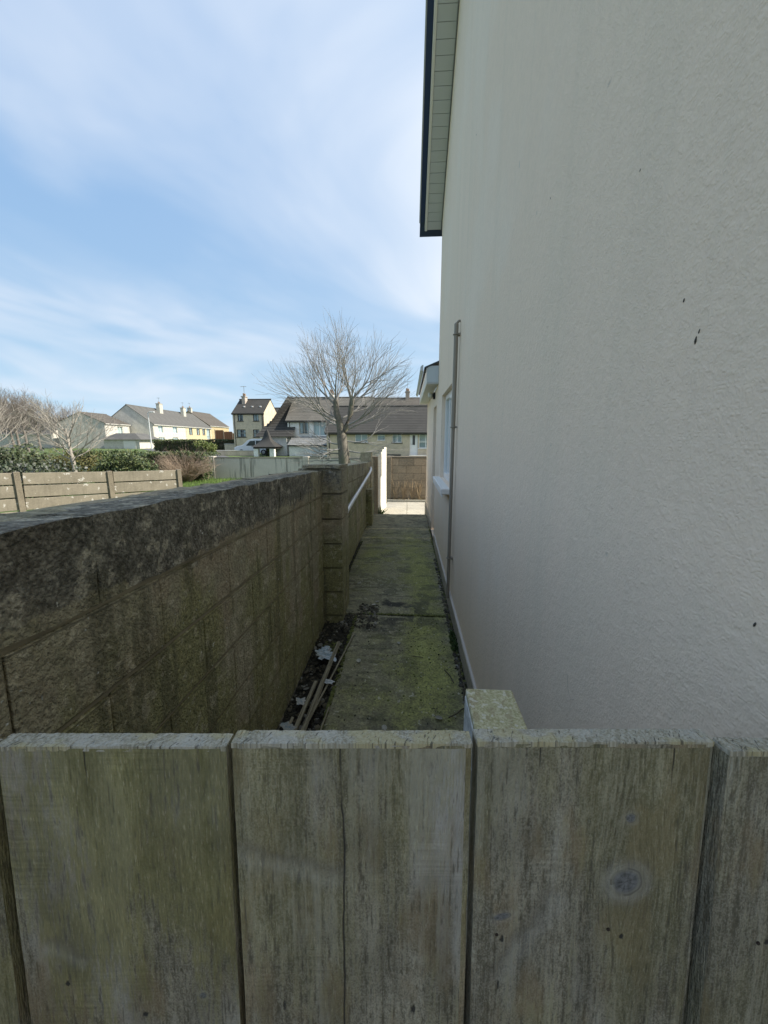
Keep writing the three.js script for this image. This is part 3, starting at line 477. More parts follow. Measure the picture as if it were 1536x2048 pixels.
// ---------- litter and battens on the path ----------
{
  const wood = new THREE.MeshStandardMaterial({ roughness: 0.9, map: texC(128, 512, (u, v) => { const g = fbm(u * 30, v * 12, 4), b = fbm(u * 6, v * 20, 4); return mix3(mix3([0.20, 0.17, 0.11], [0.48, 0.43, 0.31], g), [0.05, 0.045, 0.03], 0.7 * ss(0.55, 0.7, b)); }) });
  const stick = (name, label, a, b, w, h, group) => { const g = thing(name, label, name.includes('rod') ? 'rod' : 'batten', [(a[0] + b[0]) / 2, 0, (a[2] + b[2]) / 2], 0, group); const va = new THREE.Vector3(...a), vb = new THREE.Vector3(...b), L = va.distanceTo(vb), d = vb.clone().sub(va).normalize(); const q = new THREE.BoxGeometry(w, h, L, 2, 2, 30); rough(q, 0.0022, 20, w * 999); const m = part(g, 'shaft', q, wood, [0, (a[1] + b[1]) / 2, 0]); m.quaternion.setFromUnitVectors(new THREE.Vector3(0, 0, 1), d); return g; };
  stick('timber_batten', 'long pale timber batten lying in the gutter over the scrap of paper', [-0.60, 0.025, -1.2], [-0.545, 0.035, -2.84], 0.022, 0.020);
  stick('timber_batten', 'dark timber batten lying against the foot of the block wall', [-0.655, 0.012, -1.25], [-0.615, 0.012, -2.35], 0.022, 0.016);
  stick('timber_batten', 'short dark batten lying nearest the foot of the block wall', [-0.70, 0.015, -1.2], [-0.675, 0.01, -2.0], 0.016, 0.014);
  stick('thin_rod', 'thin rod lying along the edge of the concrete slab', [-0.575, 0.022, -1.9], [-0.445, 0.016, -3.03], 0.009, 0.009);
  stick('thin_rod', 'thin dark rod lying on the slab beside the pale batten', [-0.50, 0.01, -1.5], [-0.475, 0.014, -2.1], 0.007, 0.007);
  const paper = (label, x, z, s, col, ry) => { const g = thing('paper_scrap', label, 'litter', [x, 0, z], ry); const q = new THREE.PlaneGeometry(s, s * 1.5, 16, 22).rotateX(-Math.PI / 2), p = q.attributes.position; for (let i = 0; i < p.count; i++) { const X = p.getX(i), Zq = p.getZ(i); p.setX(i, X * (0.55 + 0.8 * fbm(Zq * 3 / s + ry * 9, 2, 3)) + 0.3 * s * (fbm(Zq * 4 / s, ry * 7, 2) - 0.5)); p.setZ(i, Zq * (0.55 + 0.8 * fbm(X * 4 / s + ry * 5, 6, 3))); }
    for (let i = 0; i < p.count; i++) p.setY(i, 0.028 + 0.16 * s * (fbm(p.getX(i) * 4 / s + ry, p.getZ(i) * 3 / s, 4) - 0.3) + (p.getX(i) < 0 ? -p.getX(i) * 0.2 : 0)); q.computeVertexNormals(); part(g, 'sheet', q, new THREE.MeshStandardMaterial({ side: THREE.DoubleSide, roughness: 0.7, map: texC(128, 128, (u, v) => { const t = vn(u * 6, v * 26) > 0.55 && u > 0.15 && u < 0.8; const c = fbm(u * 5 + ry, v * 5, 3); return t ? mix3(col, [0.16, 0.25, 0.33], 0.7) : mix3(col, [0.35, 0.36, 0.34], ss(0.55, 0.7, c)); }) })); };
  paper('crumpled blue and white paper scrap by the foot of the pier', -0.62, -2.66, 0.13, [0.55, 0.62, 0.68], 0.5);
  paper('small torn white paper bit under the thin rod', -0.525, -2.33, 0.055, [0.6, 0.6, 0.6], 1.3);
  paper('dirty white paper bit close to the block wall foot', -0.66, -2.12, 0.05, [0.55, 0.53, 0.48], 0.2);
  paper('grey crumpled paper among the dark battens', -0.67, -1.9, 0.06, [0.4, 0.4, 0.37], 0.9);
  const r = rng(61);
  const leafG = () => { const q = new THREE.PlaneGeometry(0.03, 0.045, 4, 5).rotateX(-Math.PI / 2), p = q.attributes.position; for (let i = 0; i < p.count; i++) { const t = p.getZ(i) / 0.0225, w = 1 - t * t; p.setX(i, p.getX(i) * (0.15 + 0.85 * Math.sqrt(Math.max(0, w)))); p.setY(i, 0.008 + 0.006 * Math.abs(p.getX(i)) / 0.015 + 0.004 * t * t); } q.computeVertexNormals(); return q; };
  for (const [x, z, c] of [[-0.355, -2.62, 0.42], [-0.33, -3.62, 0.45], [-0.06, -2.9, 0.35], [-0.12, -1.95, 0.36], [-0.3, -3.7, 0.3], [-0.55, -4.2, 0.4], [0.2, -2.05, 0.25]]) { const m = tag(part(scene, numbered('fallen_leaf'), leafG(), M(c, c * 0.96, c * 0.8, { side: THREE.DoubleSide }), [x, 0.002, z], [0, r() * 6, 0]), 'small pale dead leaf lying flat on the mossy concrete', 'leaf', 'dead leaves on the path'); m.scale.setScalar(0.8 + 0.5 * r()); }
  const twig = (pts, rad, label = 'thin bent brown twig lying on the path by the house plinth', gp = 'twigs along the plinth') => tag(part(scene, numbered('twig'), tube(pts, rad, 20, 5), M(0.10, 0.085, 0.055)), label, 'twig', gp);
  twig([[0.40, 0.012, -2.62], [0.385, 0.014, -2.5], [0.395, 0.012, -2.35], [0.38, 0.014, -2.2]], 0.004); twig([[0.40, 0.012, -2.35], [0.375, 0.02, -2.25], [0.39, 0.012, -2.1]], 0.003); twig([[0.28, 0.009, -2.55], [0.31, 0.012, -2.48], [0.33, 0.009, -2.40]], 0.004); twig([[0.26, 0.01, -2.06], [0.31, 0.016, -2.09], [0.36, 0.014, -2.14], [0.40, 0.012, -2.13]], 0.0045); twig([[0.05, 0.008, -2.72], [0.13, 0.01, -2.70]], 0.003, 'short straight dark twig lying alone on the bright moss', null);
}
const leafQuad = (L, W) => { const q = new THREE.BufferGeometry(); q.setAttribute('position', new THREE.Float32BufferAttribute([0, 0, 0, W / 2, L * 0.45, W * 0.12, 0, L, 0, 0, 0, 0, 0, L, 0, -W / 2, L * 0.45, W * 0.12], 3)); q.computeVertexNormals(); return q; };
// many leaves in one mesh: at(i) gives [x, y, z, size], leaves point outwards a little at random
function foliage(n, seed, at, cols, L = 0.07, W = 0.04) {
  const r = rng(seed), src = leafQuad(1, W / L), sp = src.attributes.position, pos = new Float32Array(n * 18), nor = new Float32Array(n * 18), col = new Float32Array(n * 18), o = new THREE.Object3D(), v = new THREE.Vector3(), nm = new THREE.Matrix3(), sn = src.attributes.normal;
  for (let i = 0; i < n; i++) {
    const [x, y, z, s] = at(r, i); o.position.set(x, y, z); o.rotation.set((r() - 0.5) * 3.6, r() * 6.28, (r() - 0.5) * 2.4); o.scale.setScalar(L * s); o.updateMatrix(); nm.getNormalMatrix(o.matrix);
    const c = cols[(r() * cols.length) | 0], b = 0.7 + 0.6 * r();
    for (let k = 0; k < 6; k++) { v.fromBufferAttribute(sp, k).applyMatrix4(o.matrix); v.toArray(pos, (i * 6 + k) * 3); v.fromBufferAttribute(sn, k).applyMatrix3(nm).normalize(); v.toArray(nor, (i * 6 + k) * 3); for (let q = 0; q < 3; q++) col[(i * 6 + k) * 3 + q] = c[q] * b; }
  }
  const g = new THREE.BufferGeometry(); g.setAttribute('position', new THREE.BufferAttribute(pos, 3)); g.setAttribute('normal', new THREE.BufferAttribute(nor, 3)); g.setAttribute('color', new THREE.BufferAttribute(col, 3)); return g;
}
const leafMat = new THREE.MeshPhysicalMaterial({ vertexColors: true, side: THREE.DoubleSide, roughness: 0.55, transmission: 0.25, thickness: 0 });
const GREEN = [[0.06, 0.095, 0.028], [0.085, 0.125, 0.036], [0.045, 0.07, 0.024], [0.12, 0.145, 0.05]], DARK = [[0.035, 0.052, 0.024], [0.05, 0.07, 0.03], [0.07, 0.09, 0.045]], LIME = [[0.13, 0.17, 0.03], [0.10, 0.15, 0.03], [0.17, 0.19, 0.05]];
{ // weed by the plinth
  const w = thing('weed', 'small bright green mossy weed tuft growing against the house plinth', 'weed', [0.40, 0, -2.95]);
  part(w, 'leaves', foliage(420, 3, (r) => { const a = r() * 6.28, q = Math.sqrt(r()); return [0.028 * q * Math.cos(a) - 0.012, 0.004 + 0.03 * r() * (1 - q * q * 0.6), 0.17 * q * Math.sin(a), 0.6 + 0.6 * r()]; }, [[0.05, 0.10, 0.02], [0.08, 0.14, 0.03]], 0.026, 0.010), leafMat);
  const y = thing('grass_tuft', 'yellow green grass tuft at the foot of the pale boards by the patio', 'grass tuft', [-0.70, -0.18, -9.2]);
  part(y, 'blades', foliage(260, 4, (r) => [0.09 * (r() - 0.5), 0.0, 0.2 * (r() - 0.5), 0.5 + r()], LIME, 0.22, 0.012), leafMat);
}

// ---------- patio beyond the path ----------
{
  const g = struct('patio'); const pm = conc(0.44, 0.41, 0.35, { bumpScale: 0.002 });
  for (let i = 0; i < 9; i++) for (let k = 0; k < 5; k++) { const x0 = -0.62 + i * 0.6, z1 = -8.42 - k * 0.58; part(g, 'paving_slab', muv(rbox(x0 + 0.004, x0 + 0.596, -0.24, -0.182 + 0.003 * ((i * 7 + k * 3) % 3), z1 - 0.576, z1 - 0.004, 0.004, 1)), pm); }
  part(g, 'kerb', muv(rbox(-0.62, 4.8, -0.22, -0.12, -11.40, -11.33, 0.006)), conc(0.42, 0.40, 0.34));
}
{
  const g = thing('garden_wall', 'low brown block garden wall closing the sunny patio', 'wall', [0, -0.22, -11.62]), r = rng(14);
  const ms = [conc(0.31, 0.25, 0.18), conc(0.28, 0.23, 0.17), conc(0.35, 0.28, 0.205)];
  for (let c = 0; c < 6; c++) for (let i = -1; i < 12; i++) { const x0 = -0.95 + i * 0.45 + (c % 2) * 0.22; part(g, 'block', muv(rbox(x0 + 0.003, x0 + 0.447, c * 0.222, c * 0.222 + 0.217, -0.11 + 0.004 * r(), 0.11 + 0.006 * r(), 0.006, 1), 0, 0, c * 1.3 + i), ms[(r() * 3) | 0]); }
  part(g, 'mortar', box(-1.15, 4.6, 0, 1.325, -0.10, 0.100), conc(0.17, 0.135, 0.10));
  part(g, 'pier', muv(rbox(-0.82, -0.50, 0, 1.36, -0.16, 0.16, 0.008)), ms[1]);
  part(g, 'coping', muv(rbox(-1.2, 4.6, 1.334, 1.375, -0.13, 0.13, 0.006)), conc(0.20, 0.17, 0.13));
  const r2 = rng(30), dm = M(0.33, 0.25, 0.15);
  for (const [x, n] of [[-0.15, 16], [0.12, 14], [0.33, 12], [-0.38, 10]]) {
    const p = thing('dry_stem_plant', 'clump of dry straw coloured stems in the bed before the brown wall', 'plant', [x, -0.2, -11.44], 0, 'dry plants by the garden wall'), l = [];
    for (let k = 0; k < n; k++) { const h = 0.25 + 0.45 * r2(), a = (r2() - 0.5) * 0.35, b = (r2() - 0.5) * 0.08; l.push(tube([[0.05 * (r2() - 0.5), 0, 0], [a * 0.35, h * 0.55, b * 0.5], [a, h, b]], 0.004 + 0.002 * r2(), 5, 4)); }
    part(p, 'stems', l, dm); part(p, 'dead_leaves', foliage(90, 40 + n, (r) => [0.3 * (r() - 0.5), 0.02 + 0.10 * r() * r(), 0.10 * (r() - 0.5), 0.6 + r()], [[0.22, 0.17, 0.09], [0.13, 0.12, 0.05], [0.3, 0.23, 0.13]], 0.06, 0.03), leafMat);
  }
}
{ // open board gate beyond the wall end
  const g = thing('board_screen', 'open gate of pale vertical boards standing at the sunny end of the wall', 'gate', [-0.76, -0.2, -9.0]);
  const bm = [M(0.95, 0.90, 0.78, { map: reps(grey1, 1, 1) }), M(1, 0.97, 0.88, { map: reps(grey1, 1, 1) })], br = conc(0.30, 0.22, 0.14);
  part(g, 'post', muv(rough(rbox(-0.05, 0.05, 0, 1.46, -0.10, 0.02, 0.006, 2), 0.003, 9)), br);
  for (let i = 0; i < 7; i++) { const z = -0.26 - i * 0.165, x = 0.062 + i * 0.014; part(g, 'board', muv(rbox(-0.011, 0.011, 0.03, 1.50 + 0.025 * i - 0.03 * (i % 2), -0.07, 0.07, 0.003)), bm[i % 2], [x, 0, z], [0, -0.35, 0]); }
  for (const y of [0.3, 1.2]) part(g, 'rail', muv(rbox(-0.02, 0.02, y, y + 0.09, -0.62, 0.62, 0.003)), br, [0.05, 0, -0.78], [0, -0.08, 0]);
}

// ---------- concrete panel fence on the left ----------
const fenceM = [0, 1, 2].map((k) => new THREE.MeshStandardMaterial({ roughness: 0.95, bumpMap: reps(bumpGrain, 1.5, 1.5), bumpScale: 0.006, map: texC(512, 256, (u, v) => { const x = u * 1.8, y = v * 0.3, a = fbm(x * 4 + k * 9, y * 4, 5), f = fbm(x * 50, y * 50 + k, 3), st = fbm(x * 22 + k * 5, y * 2, 4); let c = mix3([0.165, 0.145, 0.108], [0.29, 0.255, 0.195], clamp(a * 0.8 + f * 0.6 - 0.2)); c = mix3(c, [0.16, 0.14, 0.10], 0.35 * ss(0.55, 0.75, st)); c = mix3(c, [0.52, 0.50, 0.45], 0.85 * ss(0.735, 0.775, 0.62 * vn(x * 13 + k * 31, y * 13) + 0.38 * fbm(x * 60, y * 60, 3))); return c; }) }));
function fenceRun(label, posts, nB, hB, group) {
  const g = thing('concrete_fence', label, 'fence', [posts[0][0], -0.22, posts[0][1]]), X = posts[0][0], Zz = posts[0][1], pm = conc(0.19, 0.162, 0.122), r = rng(posts.length * 7);
  posts.forEach(([x, z, top], i) => {
    const nx = posts[Math.min(i + 1, posts.length - 1)], pv = posts[Math.max(i - 1, 0)], ang = Math.atan2(-(nx[1] - pv[1]), nx[0] - pv[0]);
    part(g, 'post', muv(rbox(-0.055, 0.055, 0, top + 0.24, -0.06, 0.075, 0.008, 1)), pm, [x - X, 0, z - Zz], [0, ang, 0]);
    if (i < posts.length - 1) {
      const dx = nx[0] - x, dz = nx[1] - z, L = Math.hypot(dx, dz), a2 = Math.atan2(-dz, dx);
      for (let k = 0; k < nB; k++) { const y1 = (top + nx[2]) / 2 + 0.22 - k * hB, y0 = Math.max(y1 - hB + 0.026, 0.0), b = rbox(-L / 2 + 0.05, L / 2 - 0.05, y0, y1, -0.02, 0.022, 0.010, 1); const m = part(g, 'panel', b, fenceM[(i + k) % 3], [x - X + dx / 2, 0, z - Zz + dz / 2], [0, a2, Math.atan2(nx[2] - top, L) * 0.9]); const p = b.attributes.position, uv = b.attributes.uv; for (let q = 0; q < p.count; q++) uv.setXY(q, (p.getX(q) + L / 2) / 1.8, (p.getY(q) - y0) / 0.3); }
    }
  });
}
fenceRun('lichen spotted concrete panel fence in sun beyond the block wall', [[-11.6, -3.6, 1.06], [-10.65, -5.1, 1.02], [-9.7, -6.6, 0.97], [-8.72, -8.05, 0.92], [-7.72, -9.5, 0.83], [-6.66, -10.8, 0.775]], 4, 0.29);
{ // grey rendered wall behind the grass
  const g = thing('rendered_wall', 'pale grey streaked garden wall behind the grass and the bare tree', 'wall', [-9.6, -0.22, -18.2]);
  const gm = new THREE.MeshStandardMaterial({ roughness: 0.95, bumpMap: reps(bumpGrain, 0.4, 0.4), bumpScale: 0.006, map: texC(1024, 128, (u, v) => { const x = u * 9, y = v * 1.1, st = fbm(x * 9, y * 0.8, 4), a = fbm(x * 2, y * 3, 4), f = fbm(x * 30, y * 30, 3); let c = mix3([0.52, 0.475, 0.41], [0.66, 0.61, 0.53], clamp(a * 0.7 + f * 0.5)); return mix3(c, [0.22, 0.21, 0.18], 0.7 * ss(0.58, 0.72, st)); }, [1 / 9, 1 / 1.1]) });
  for (let i = 0; i < 5; i++) part(g, 'panel', muv(rbox(0.30 + i * 1.75, 0.30 + i * 1.75 + (i === 2 ? 1.72 : 1.735), 0, 1.0, -0.1, 0.1, 0.01), i * 1.3), gm);
  for (const x of [0.15, 4.75, 8.95]) part(g, 'pillar', muv(rbox(x - 0.14, x + 0.14, 0, 1.07, -0.15, 0.15, 0.012)), conc(0.55, 0.505, 0.44));
  for (let i = 0; i < 5; i++) part(g, 'coping', muv(rbox(0.31 + i * 1.75, 2.04 + i * 1.75, 1.004, 1.035, -0.13, 0.13, 0.008)), conc(0.13, 0.125, 0.11));
}

// ---------- trees ----------
const bark = new THREE.MeshStandardMaterial({ roughness: 0.95, map: texC(256, 512, (u, v) => { const g = fbmp(u, v, 24, 4), b = fbm(u * 8, v * 8, 4); return mix3(mix3([0.10, 0.088, 0.07], [0.24, 0.215, 0.175], g), [0.16, 0.17, 0.10], 0.4 * ss(0.5, 0.7, b)); }), bumpMap: reps(bumpGrain, 1, 1), bumpScale: 0.01 });
const twigM = M(0.27, 0.258, 0.238), paleTwig = M(0.32, 0.29, 0.245);
function limb(out, pts, r0, r1, sides) {             // tapered tube along points
  const n = pts.length, ring = []; const up = new THREE.Vector3(0, 1, 0.13), t = new THREE.Vector3(), a = new THREE.Vector3(), b = new THREE.Vector3();
  for (let i = 0; i < n; i++) { t.copy(pts[Math.min(i + 1, n - 1)]).sub(pts[Math.max(i - 1, 0)]).normalize(); a.crossVectors(t, Math.abs(t.y) > 0.95 ? new THREE.Vector3(1, 0, 0) : up).normalize(); b.crossVectors(t, a); const R = r0 + (r1 - r0) * i / (n - 1), q = []; for (let k = 0; k < sides; k++) { const c = Math.cos(k / sides * 6.2832), s = Math.sin(k / sides * 6.2832); q.push([pts[i].x + R * (a.x * c + b.x * s), pts[i].y + R * (a.y * c + b.y * s), pts[i].z + R * (a.z * c + b.z * s), a.x * c + b.x * s, a.y * c + b.y * s, a.z * c + b.z * s, k / sides, i * 0.3]); } ring.push(q); }
  for (let i = 0; i < n - 1; i++) for (let k = 0; k < sides; k++) { const A = ring[i][k], B = ring[i][(k + 1) % sides], C = ring[i + 1][k], D = ring[i + 1][(k + 1) % sides]; for (const V of [A, B, C, B, D, C]) { out.p.push(V[0], V[1], V[2]); out.n.push(V[3], V[4], V[5]); out.u.push(V[6], V[7]); } }
}
const geoOf = (o) => { const g = new THREE.BufferGeometry(); g.setAttribute('position', new THREE.Float32BufferAttribute(o.p, 3)); g.setAttribute('normal', new THREE.Float32BufferAttribute(o.n, 3)); g.setAttribute('uv', new THREE.Float32BufferAttribute(o.u, 2)); return g; };
function grow(out, r, p, d, len, rad, depth, P) {
  const n = depth > 2 ? 6 : 4, pts = [p.clone()], dir = d.clone(), q = p.clone();
  for (let i = 1; i <= n; i++) { dir.x += (r() - 0.5) * P.wob; dir.z += (r() - 0.5) * P.wob; dir.y += (r() - 0.5) * P.wob + P.lift; dir.normalize(); q.addScaledVector(dir, len / n); pts.push(q.clone()); }
  const r1 = depth === 0 ? rad * 0.45 : rad * 0.62; limb(out, pts, rad, r1, depth > 3 ? 9 : depth > 1 ? 6 : 4);
  if (!depth) return;
  const kids = P.kids[depth] ?? 3, ax = new THREE.Vector3();
  for (let k = 0; k < kids; k++) {
    const t = k === 0 ? 1 : 0.3 + 0.7 * (k / kids) , i = Math.min(n, Math.max(1, Math.round(t * n))), base = pts[i], dd = pts[i].clone().sub(pts[i - 1]).normalize();
    ax.set(r() - 0.5, r() - 0.5, r() - 0.5).cross(dd).normalize(); dd.applyAxisAngle(ax, (k === 0 ? 0.18 : P.spread) * (0.6 + 0.8 * r())); if (dd.y < -0.25) dd.y *= 0.3;
    grow(out, r, base, dd.normalize(), len * (P.ratio + 0.16 * (r() - 0.5)), Math.max(P.min, (rad + (r1 - rad) * t) * (k === 0 ? 0.85 : 0.62)), depth - 1, P);
  }
}
{
  const g = thing('bare_tree', 'large bare spreading tree with thick trunk standing over the grey garden wall', 'tree', [-2.15, -0.25, -13.2]), r = rng(2024);
  const tr = { p: [], n: [], u: [] }, cr = { p: [], n: [], u: [] }, V = (x, y, z) => new THREE.Vector3(x, y, z);
  limb(tr, [V(0.03, 0, 0), V(0, 0.35, 0), V(-0.02, 0.9, 0.02), V(-0.06, 1.5, 0), V(-0.12, 2.05, 0)], 0.25, 0.165, 14);
  limb(tr, [V(-0.10, 1.85, 0), V(0.02, 2.25, 0.02), V(0.2, 2.75, 0.05), V(0.26, 3.2, 0)], 0.12, 0.085, 10);
  limb(tr, [V(-0.12, 2.03, 0), V(-0.16, 2.4, 0.03), V(-0.28, 2.8, 0), V(-0.3, 3.2, -0.04)], 0.14, 0.085, 10);
  part(g, 'trunk', geoOf(tr), bark);
  const P = { wob: 0.20, lift: 0.035, spread: 0.50, ratio: 0.79, min: 0.0038, kids: { 4: 4, 3: 4, 2: 3, 1: 2 } };
  const starts = [];
  for (const [bx, by, bz, n] of [[0.26, 3.2, 0, 5], [-0.3, 3.2, -0.04, 5], [0.05, 2.35, 0, 3], [-0.2, 2.6, 0, 3]]) for (let i = 0; i < n; i++) starts.push([V(bx, by - 0.12 * i * 0.5, bz), i, n, bx]);
  starts.forEach(([b, i, n, bx], k) => { const a = i / n * 6.283 + k * 0.7, low = k >= 10, d = V(Math.cos(a) * (low ? 1 : 0.8) + bx * 0.6, low ? 0.3 : 0.62 + 0.6 * r(), Math.sin(a) * 0.8).normalize(); grow(cr, r, b, d, (low ? 0.95 : 0.77) * (0.85 + 0.3 * r()), 0.034, 4, P); });
  for (const [y, a, l] of [[1.45, 2.9, 0.95], [1.55, 0.15, 1.0], [1.75, 3.6, 0.9], [1.85, 6.1, 0.95], [1.3, 0.5, 0.6], [1.6, 2.2, 0.8], [1.2, 3.3, 0.75]]) grow(cr, r, V(-0.05, y, 0), V(Math.cos(a), -0.05, Math.sin(a) * 0.6).normalize(), l * 0.85, 0.030, 3, { ...P, lift: 0.03, wob: 0.42 });
  part(g, 'crown', geoOf(cr), twigM);
  console.log('tree tris', cr.p.length / 9);
}
function smallTree(label, p, seed, s, mat, group, depth = 3) {
  const g = thing('garden_tree', label, 'tree', p, 0, group), r = rng(seed), tr = { p: [], n: [], u: [] }, cr = { p: [], n: [], u: [] }, V = (x, y, z) => new THREE.Vector3(x * s, y * s, z * s);
  limb(tr, [V(0.06, 0, 0), V(0.03, 0.5, 0), V(0, 1.1, 0), V(-0.06, 1.6, 0), V(-0.12, 2.3, 0)], 0.085 * s, 0.045 * s, 9); part(g, 'trunk', geoOf(tr), mat);
  for (let i = 0; i < 18; i++) { const a = i * 2.4 + r(), y = 1.05 + 1.2 * i / 18, low = i < 9; grow(cr, r, V(-0.1 * (y - 1), y, 0), new THREE.Vector3(Math.cos(a), low ? 0.45 : 0.95, Math.sin(a)).normalize(), (low ? 0.95 : 0.75) * s * (0.8 + 0.4 * r()), 0.021 * s, depth, { wob: 0.28, lift: 0.06, spread: 0.62, ratio: 0.68, min: 0.005 * s, kids: { 4: 3, 3: 4, 2: 3, 1: 2 } }); }
  part(g, 'crown', geoOf(cr), mat); return g;
}
smallTree('pale bare young tree rising from the hedge behind the concrete fence', [-12.75, -0.25, -14], 11, 1.0, paleTwig);
smallTree('pale bare tree with ivy at its foot by the dark shrub', [-15.4, -0.25, -13.4], 12, 1.02, paleTwig);
{ // distant bare trees
  const proto = smallTree('grey brown bare tree standing far behind the hedge', [-62, -0.25, -62], 31, 3.0, M(0.17, 0.145, 0.125), 'bare trees far behind the hedge', 4);
  [[-56, -54, 2.3], [-70, -66, 2.7], [-76, -64, 2.2], [-66, -58, 2.1], [-84, -78, 2.8], [-80, -86, 2.6], [-96, -90, 3.0], [-60, -50, 2.0], [-90, -82, 2.7]].forEach(([x, z, s], i) => { const c = proto.clone(); c.name = numbered('garden_tree'); c.position.set(x, -0.3, z); c.scale.setScalar(s / 2.9); c.rotation.y = i * 1.7; scene.add(c); });
  proto.scale.setScalar(0.75);
}
// ---------- hedges and shrubs ----------
function shrub(name, label, cat, p, sx, sy, sz, n, seed, cols, L, W, lumps = 1, group) {
  const g = thing(name, label, cat, p, 0, group), q = rng(seed), c = [];
  for (let i = 0; i < lumps; i++) c.push([(q() - 0.5) * 1.5, 0.35 + 0.4 * q(), (q() - 0.5) * 1.2, 0.5 + 0.4 * q()]);
  part(g, 'foliage', foliage(n, seed, (r) => {
    const k = c[(r() * lumps) | 0], a = r() * 6.283, h = Math.acos(1 - 2 * r()), R = Math.pow(r(), 0.4) * (lumps > 1 ? k[3] : 1); let x = (lumps > 1 ? k[0] : 0) + R * Math.sin(h) * Math.cos(a), y = (lumps > 1 ? k[1] : 0.4) + R * Math.cos(h) * 0.62, z = (lumps > 1 ? k[2] : 0) + R * Math.sin(h) * Math.sin(a);
    return [x * sx, Math.max(0.02, y * sy), z * sz, 0.6 + 0.8 * r()];
  }, cols, L, W), leafMat);
  const l = [], q2 = rng(seed + 5); for (let i = 0; i < 14; i++) l.push(tube([[0.3 * sx * (q2() - 0.5), 0, 0.3 * sz * (q2() - 0.5)], [sx * (q2() - 0.5), sy * 0.4, sz * (q2() - 0.5) * 0.8], [1.5 * sx * (q2() - 0.5), sy * (0.6 + 0.3 * q2()), 1.2 * sz * (q2() - 0.5)]], 0.012, 5, 4)); part(g, 'stems', l, M(0.09, 0.075, 0.05)); return g;
}
function hedge(label, p, ry, lx, hy, lz, n, seed, cols, L, W) {
  const g = thing('hedge', label, 'hedge', p, ry);
  part(g, 'foliage', foliage(n, seed, (r) => { const f = r(); let x = (r() - 0.5) * lx, y = r() * hy, z = (r() - 0.5) * lz; if (f < 0.42) z = lz / 2 - 0.12 * r(); else if (f < 0.72) y = hy - 0.10 * r(); else if (f < 0.8) x = (r() < 0.5 ? -1 : 1) * (lx / 2 - 0.1 * r()); const b = 0.16 * (fbm(x * 1.3 + seed, y * 2 + z, 3) - 0.5); return [x, Math.max(0.02, y + b), z + b, 0.6 + 0.8 * r()]; }, cols, L, W), leafMat);
  part(g, 'inner_twigs', muv(rough(new THREE.BoxGeometry(lx - 0.25, hy - 0.2, Math.max(0.1, lz - 0.3), 20, 4, 3).translate(0, hy / 2 - 0.08, 0), 0.08, 2)), M(0.13, 0.10, 0.07));
}
hedge('clipped green hedge running behind the young bare tree', [-12.4, -0.22, -17.2], 0.0, 6.5, 1.28, 0.9, 9000, 71, GREEN, 0.10, 0.055);
shrub('shrub', 'leafy green shrub spilling over behind the concrete fence end', 'shrub', [-9.55, -0.22, -12.9], 0.85, 1.45, 0.6, 5200, 72, GREEN.concat([[0.14, 0.16, 0.06]]), 0.10, 0.05, 5);
shrub('shrub', 'glossy green shrub at the left of the leafy fence end shrub', 'shrub', [-10.7, -0.22, -13.3], 0.8, 1.25, 0.6, 4200, 73, GREEN, 0.10, 0.05, 5);
shrub('ivy_shrub', 'dark ivy mound against the fence under the bare trees', 'shrub', [-11.3, -0.22, -11.0], 1.5, 1.08, 0.6, 6500, 74, DARK.concat([[0.16, 0.17, 0.15]]), 0.085, 0.07, 7);
shrub('ivy_shrub', 'tall dark ivy mass at the foot of the pale ivy tree', 'shrub', [-12.7, -0.22, -11.5], 0.9, 1.55, 0.7, 5200, 75, DARK.concat([[0.10, 0.12, 0.05]]), 0.085, 0.07, 5);
hedge('tall loose hedge in the left distance behind the pale ivy tree', [-21.5, -0.22, -20], 0.1, 12, 0.95, 1.4, 6000, 77, GREEN.concat([[0.10, 0.09, 0.05], [0.13, 0.12, 0.05]]), 0.13, 0.06);
shrub('yellow_shrub', 'yellow green shrub between the ivy and the clipped hedge', 'shrub', [-13.7, -0.22, -15.2], 1.0, 1.35, 0.5, 3600, 76, [[0.20, 0.17, 0.04], [0.14, 0.13, 0.04], [0.11, 0.12, 0.04]], 0.08, 0.03, 5);
{ // dry pinkish bush of fine stems
  const g = thing('dry_bush', 'rounded pinkish brown leafless bush by the road past the fence', 'bush', [-9.75, -0.22, -16.4]), r = rng(91), o = { p: [], n: [], u: [] };
  for (let i = 0; i < 420; i++) { const a = r() * 6.283, t = 0.25 + 1.0 * Math.sqrt(r()), h = 0.75 + 0.65 * r(), d = new THREE.Vector3(Math.cos(a) * Math.sin(t), Math.cos(t) * 0.9 + 0.2, Math.sin(a) * Math.sin(t)), p0 = new THREE.Vector3(d.x * 0.1, 0, d.z * 0.1); const p1 = p0.clone().addScaledVector(d, h * 0.5).add(new THREE.Vector3((r() - 0.5) * 0.16, 0.12, (r() - 0.5) * 0.16)), p2 = p0.clone().addScaledVector(d, h).add(new THREE.Vector3((r() - 0.5) * 0.2, 0.1 * r(), (r() - 0.5) * 0.2)); limb(o, [p0, p1, p2], 0.009, 0.004, 3); for (let k = 0; k < 3; k++) limb(o, [p1.clone().lerp(p2, r()), p2.clone().add(new THREE.Vector3((r() - 0.5) * 0.5, (r() - 0.35) * 0.35, (r() - 0.5) * 0.5))], 0.004, 0.002, 3); }
  part(g, 'stems', geoOf(o), M(0.36, 0.275, 0.205));
}
hedge('dark upright hedge end next to the grey wall pillar', [-10.35, -0.22, -19.2], 0, 0.7, 1.15, 2.2, 1600, 81, GREEN, 0.09, 0.05);
hedge('long clipped hedge across the far road below the terrace', [-33.6, -0.22, -60], 0, 13, 1.75, 1.6, 7000, 82, GREEN.concat([[0.12, 0.12, 0.05]]), 0.22, 0.13);
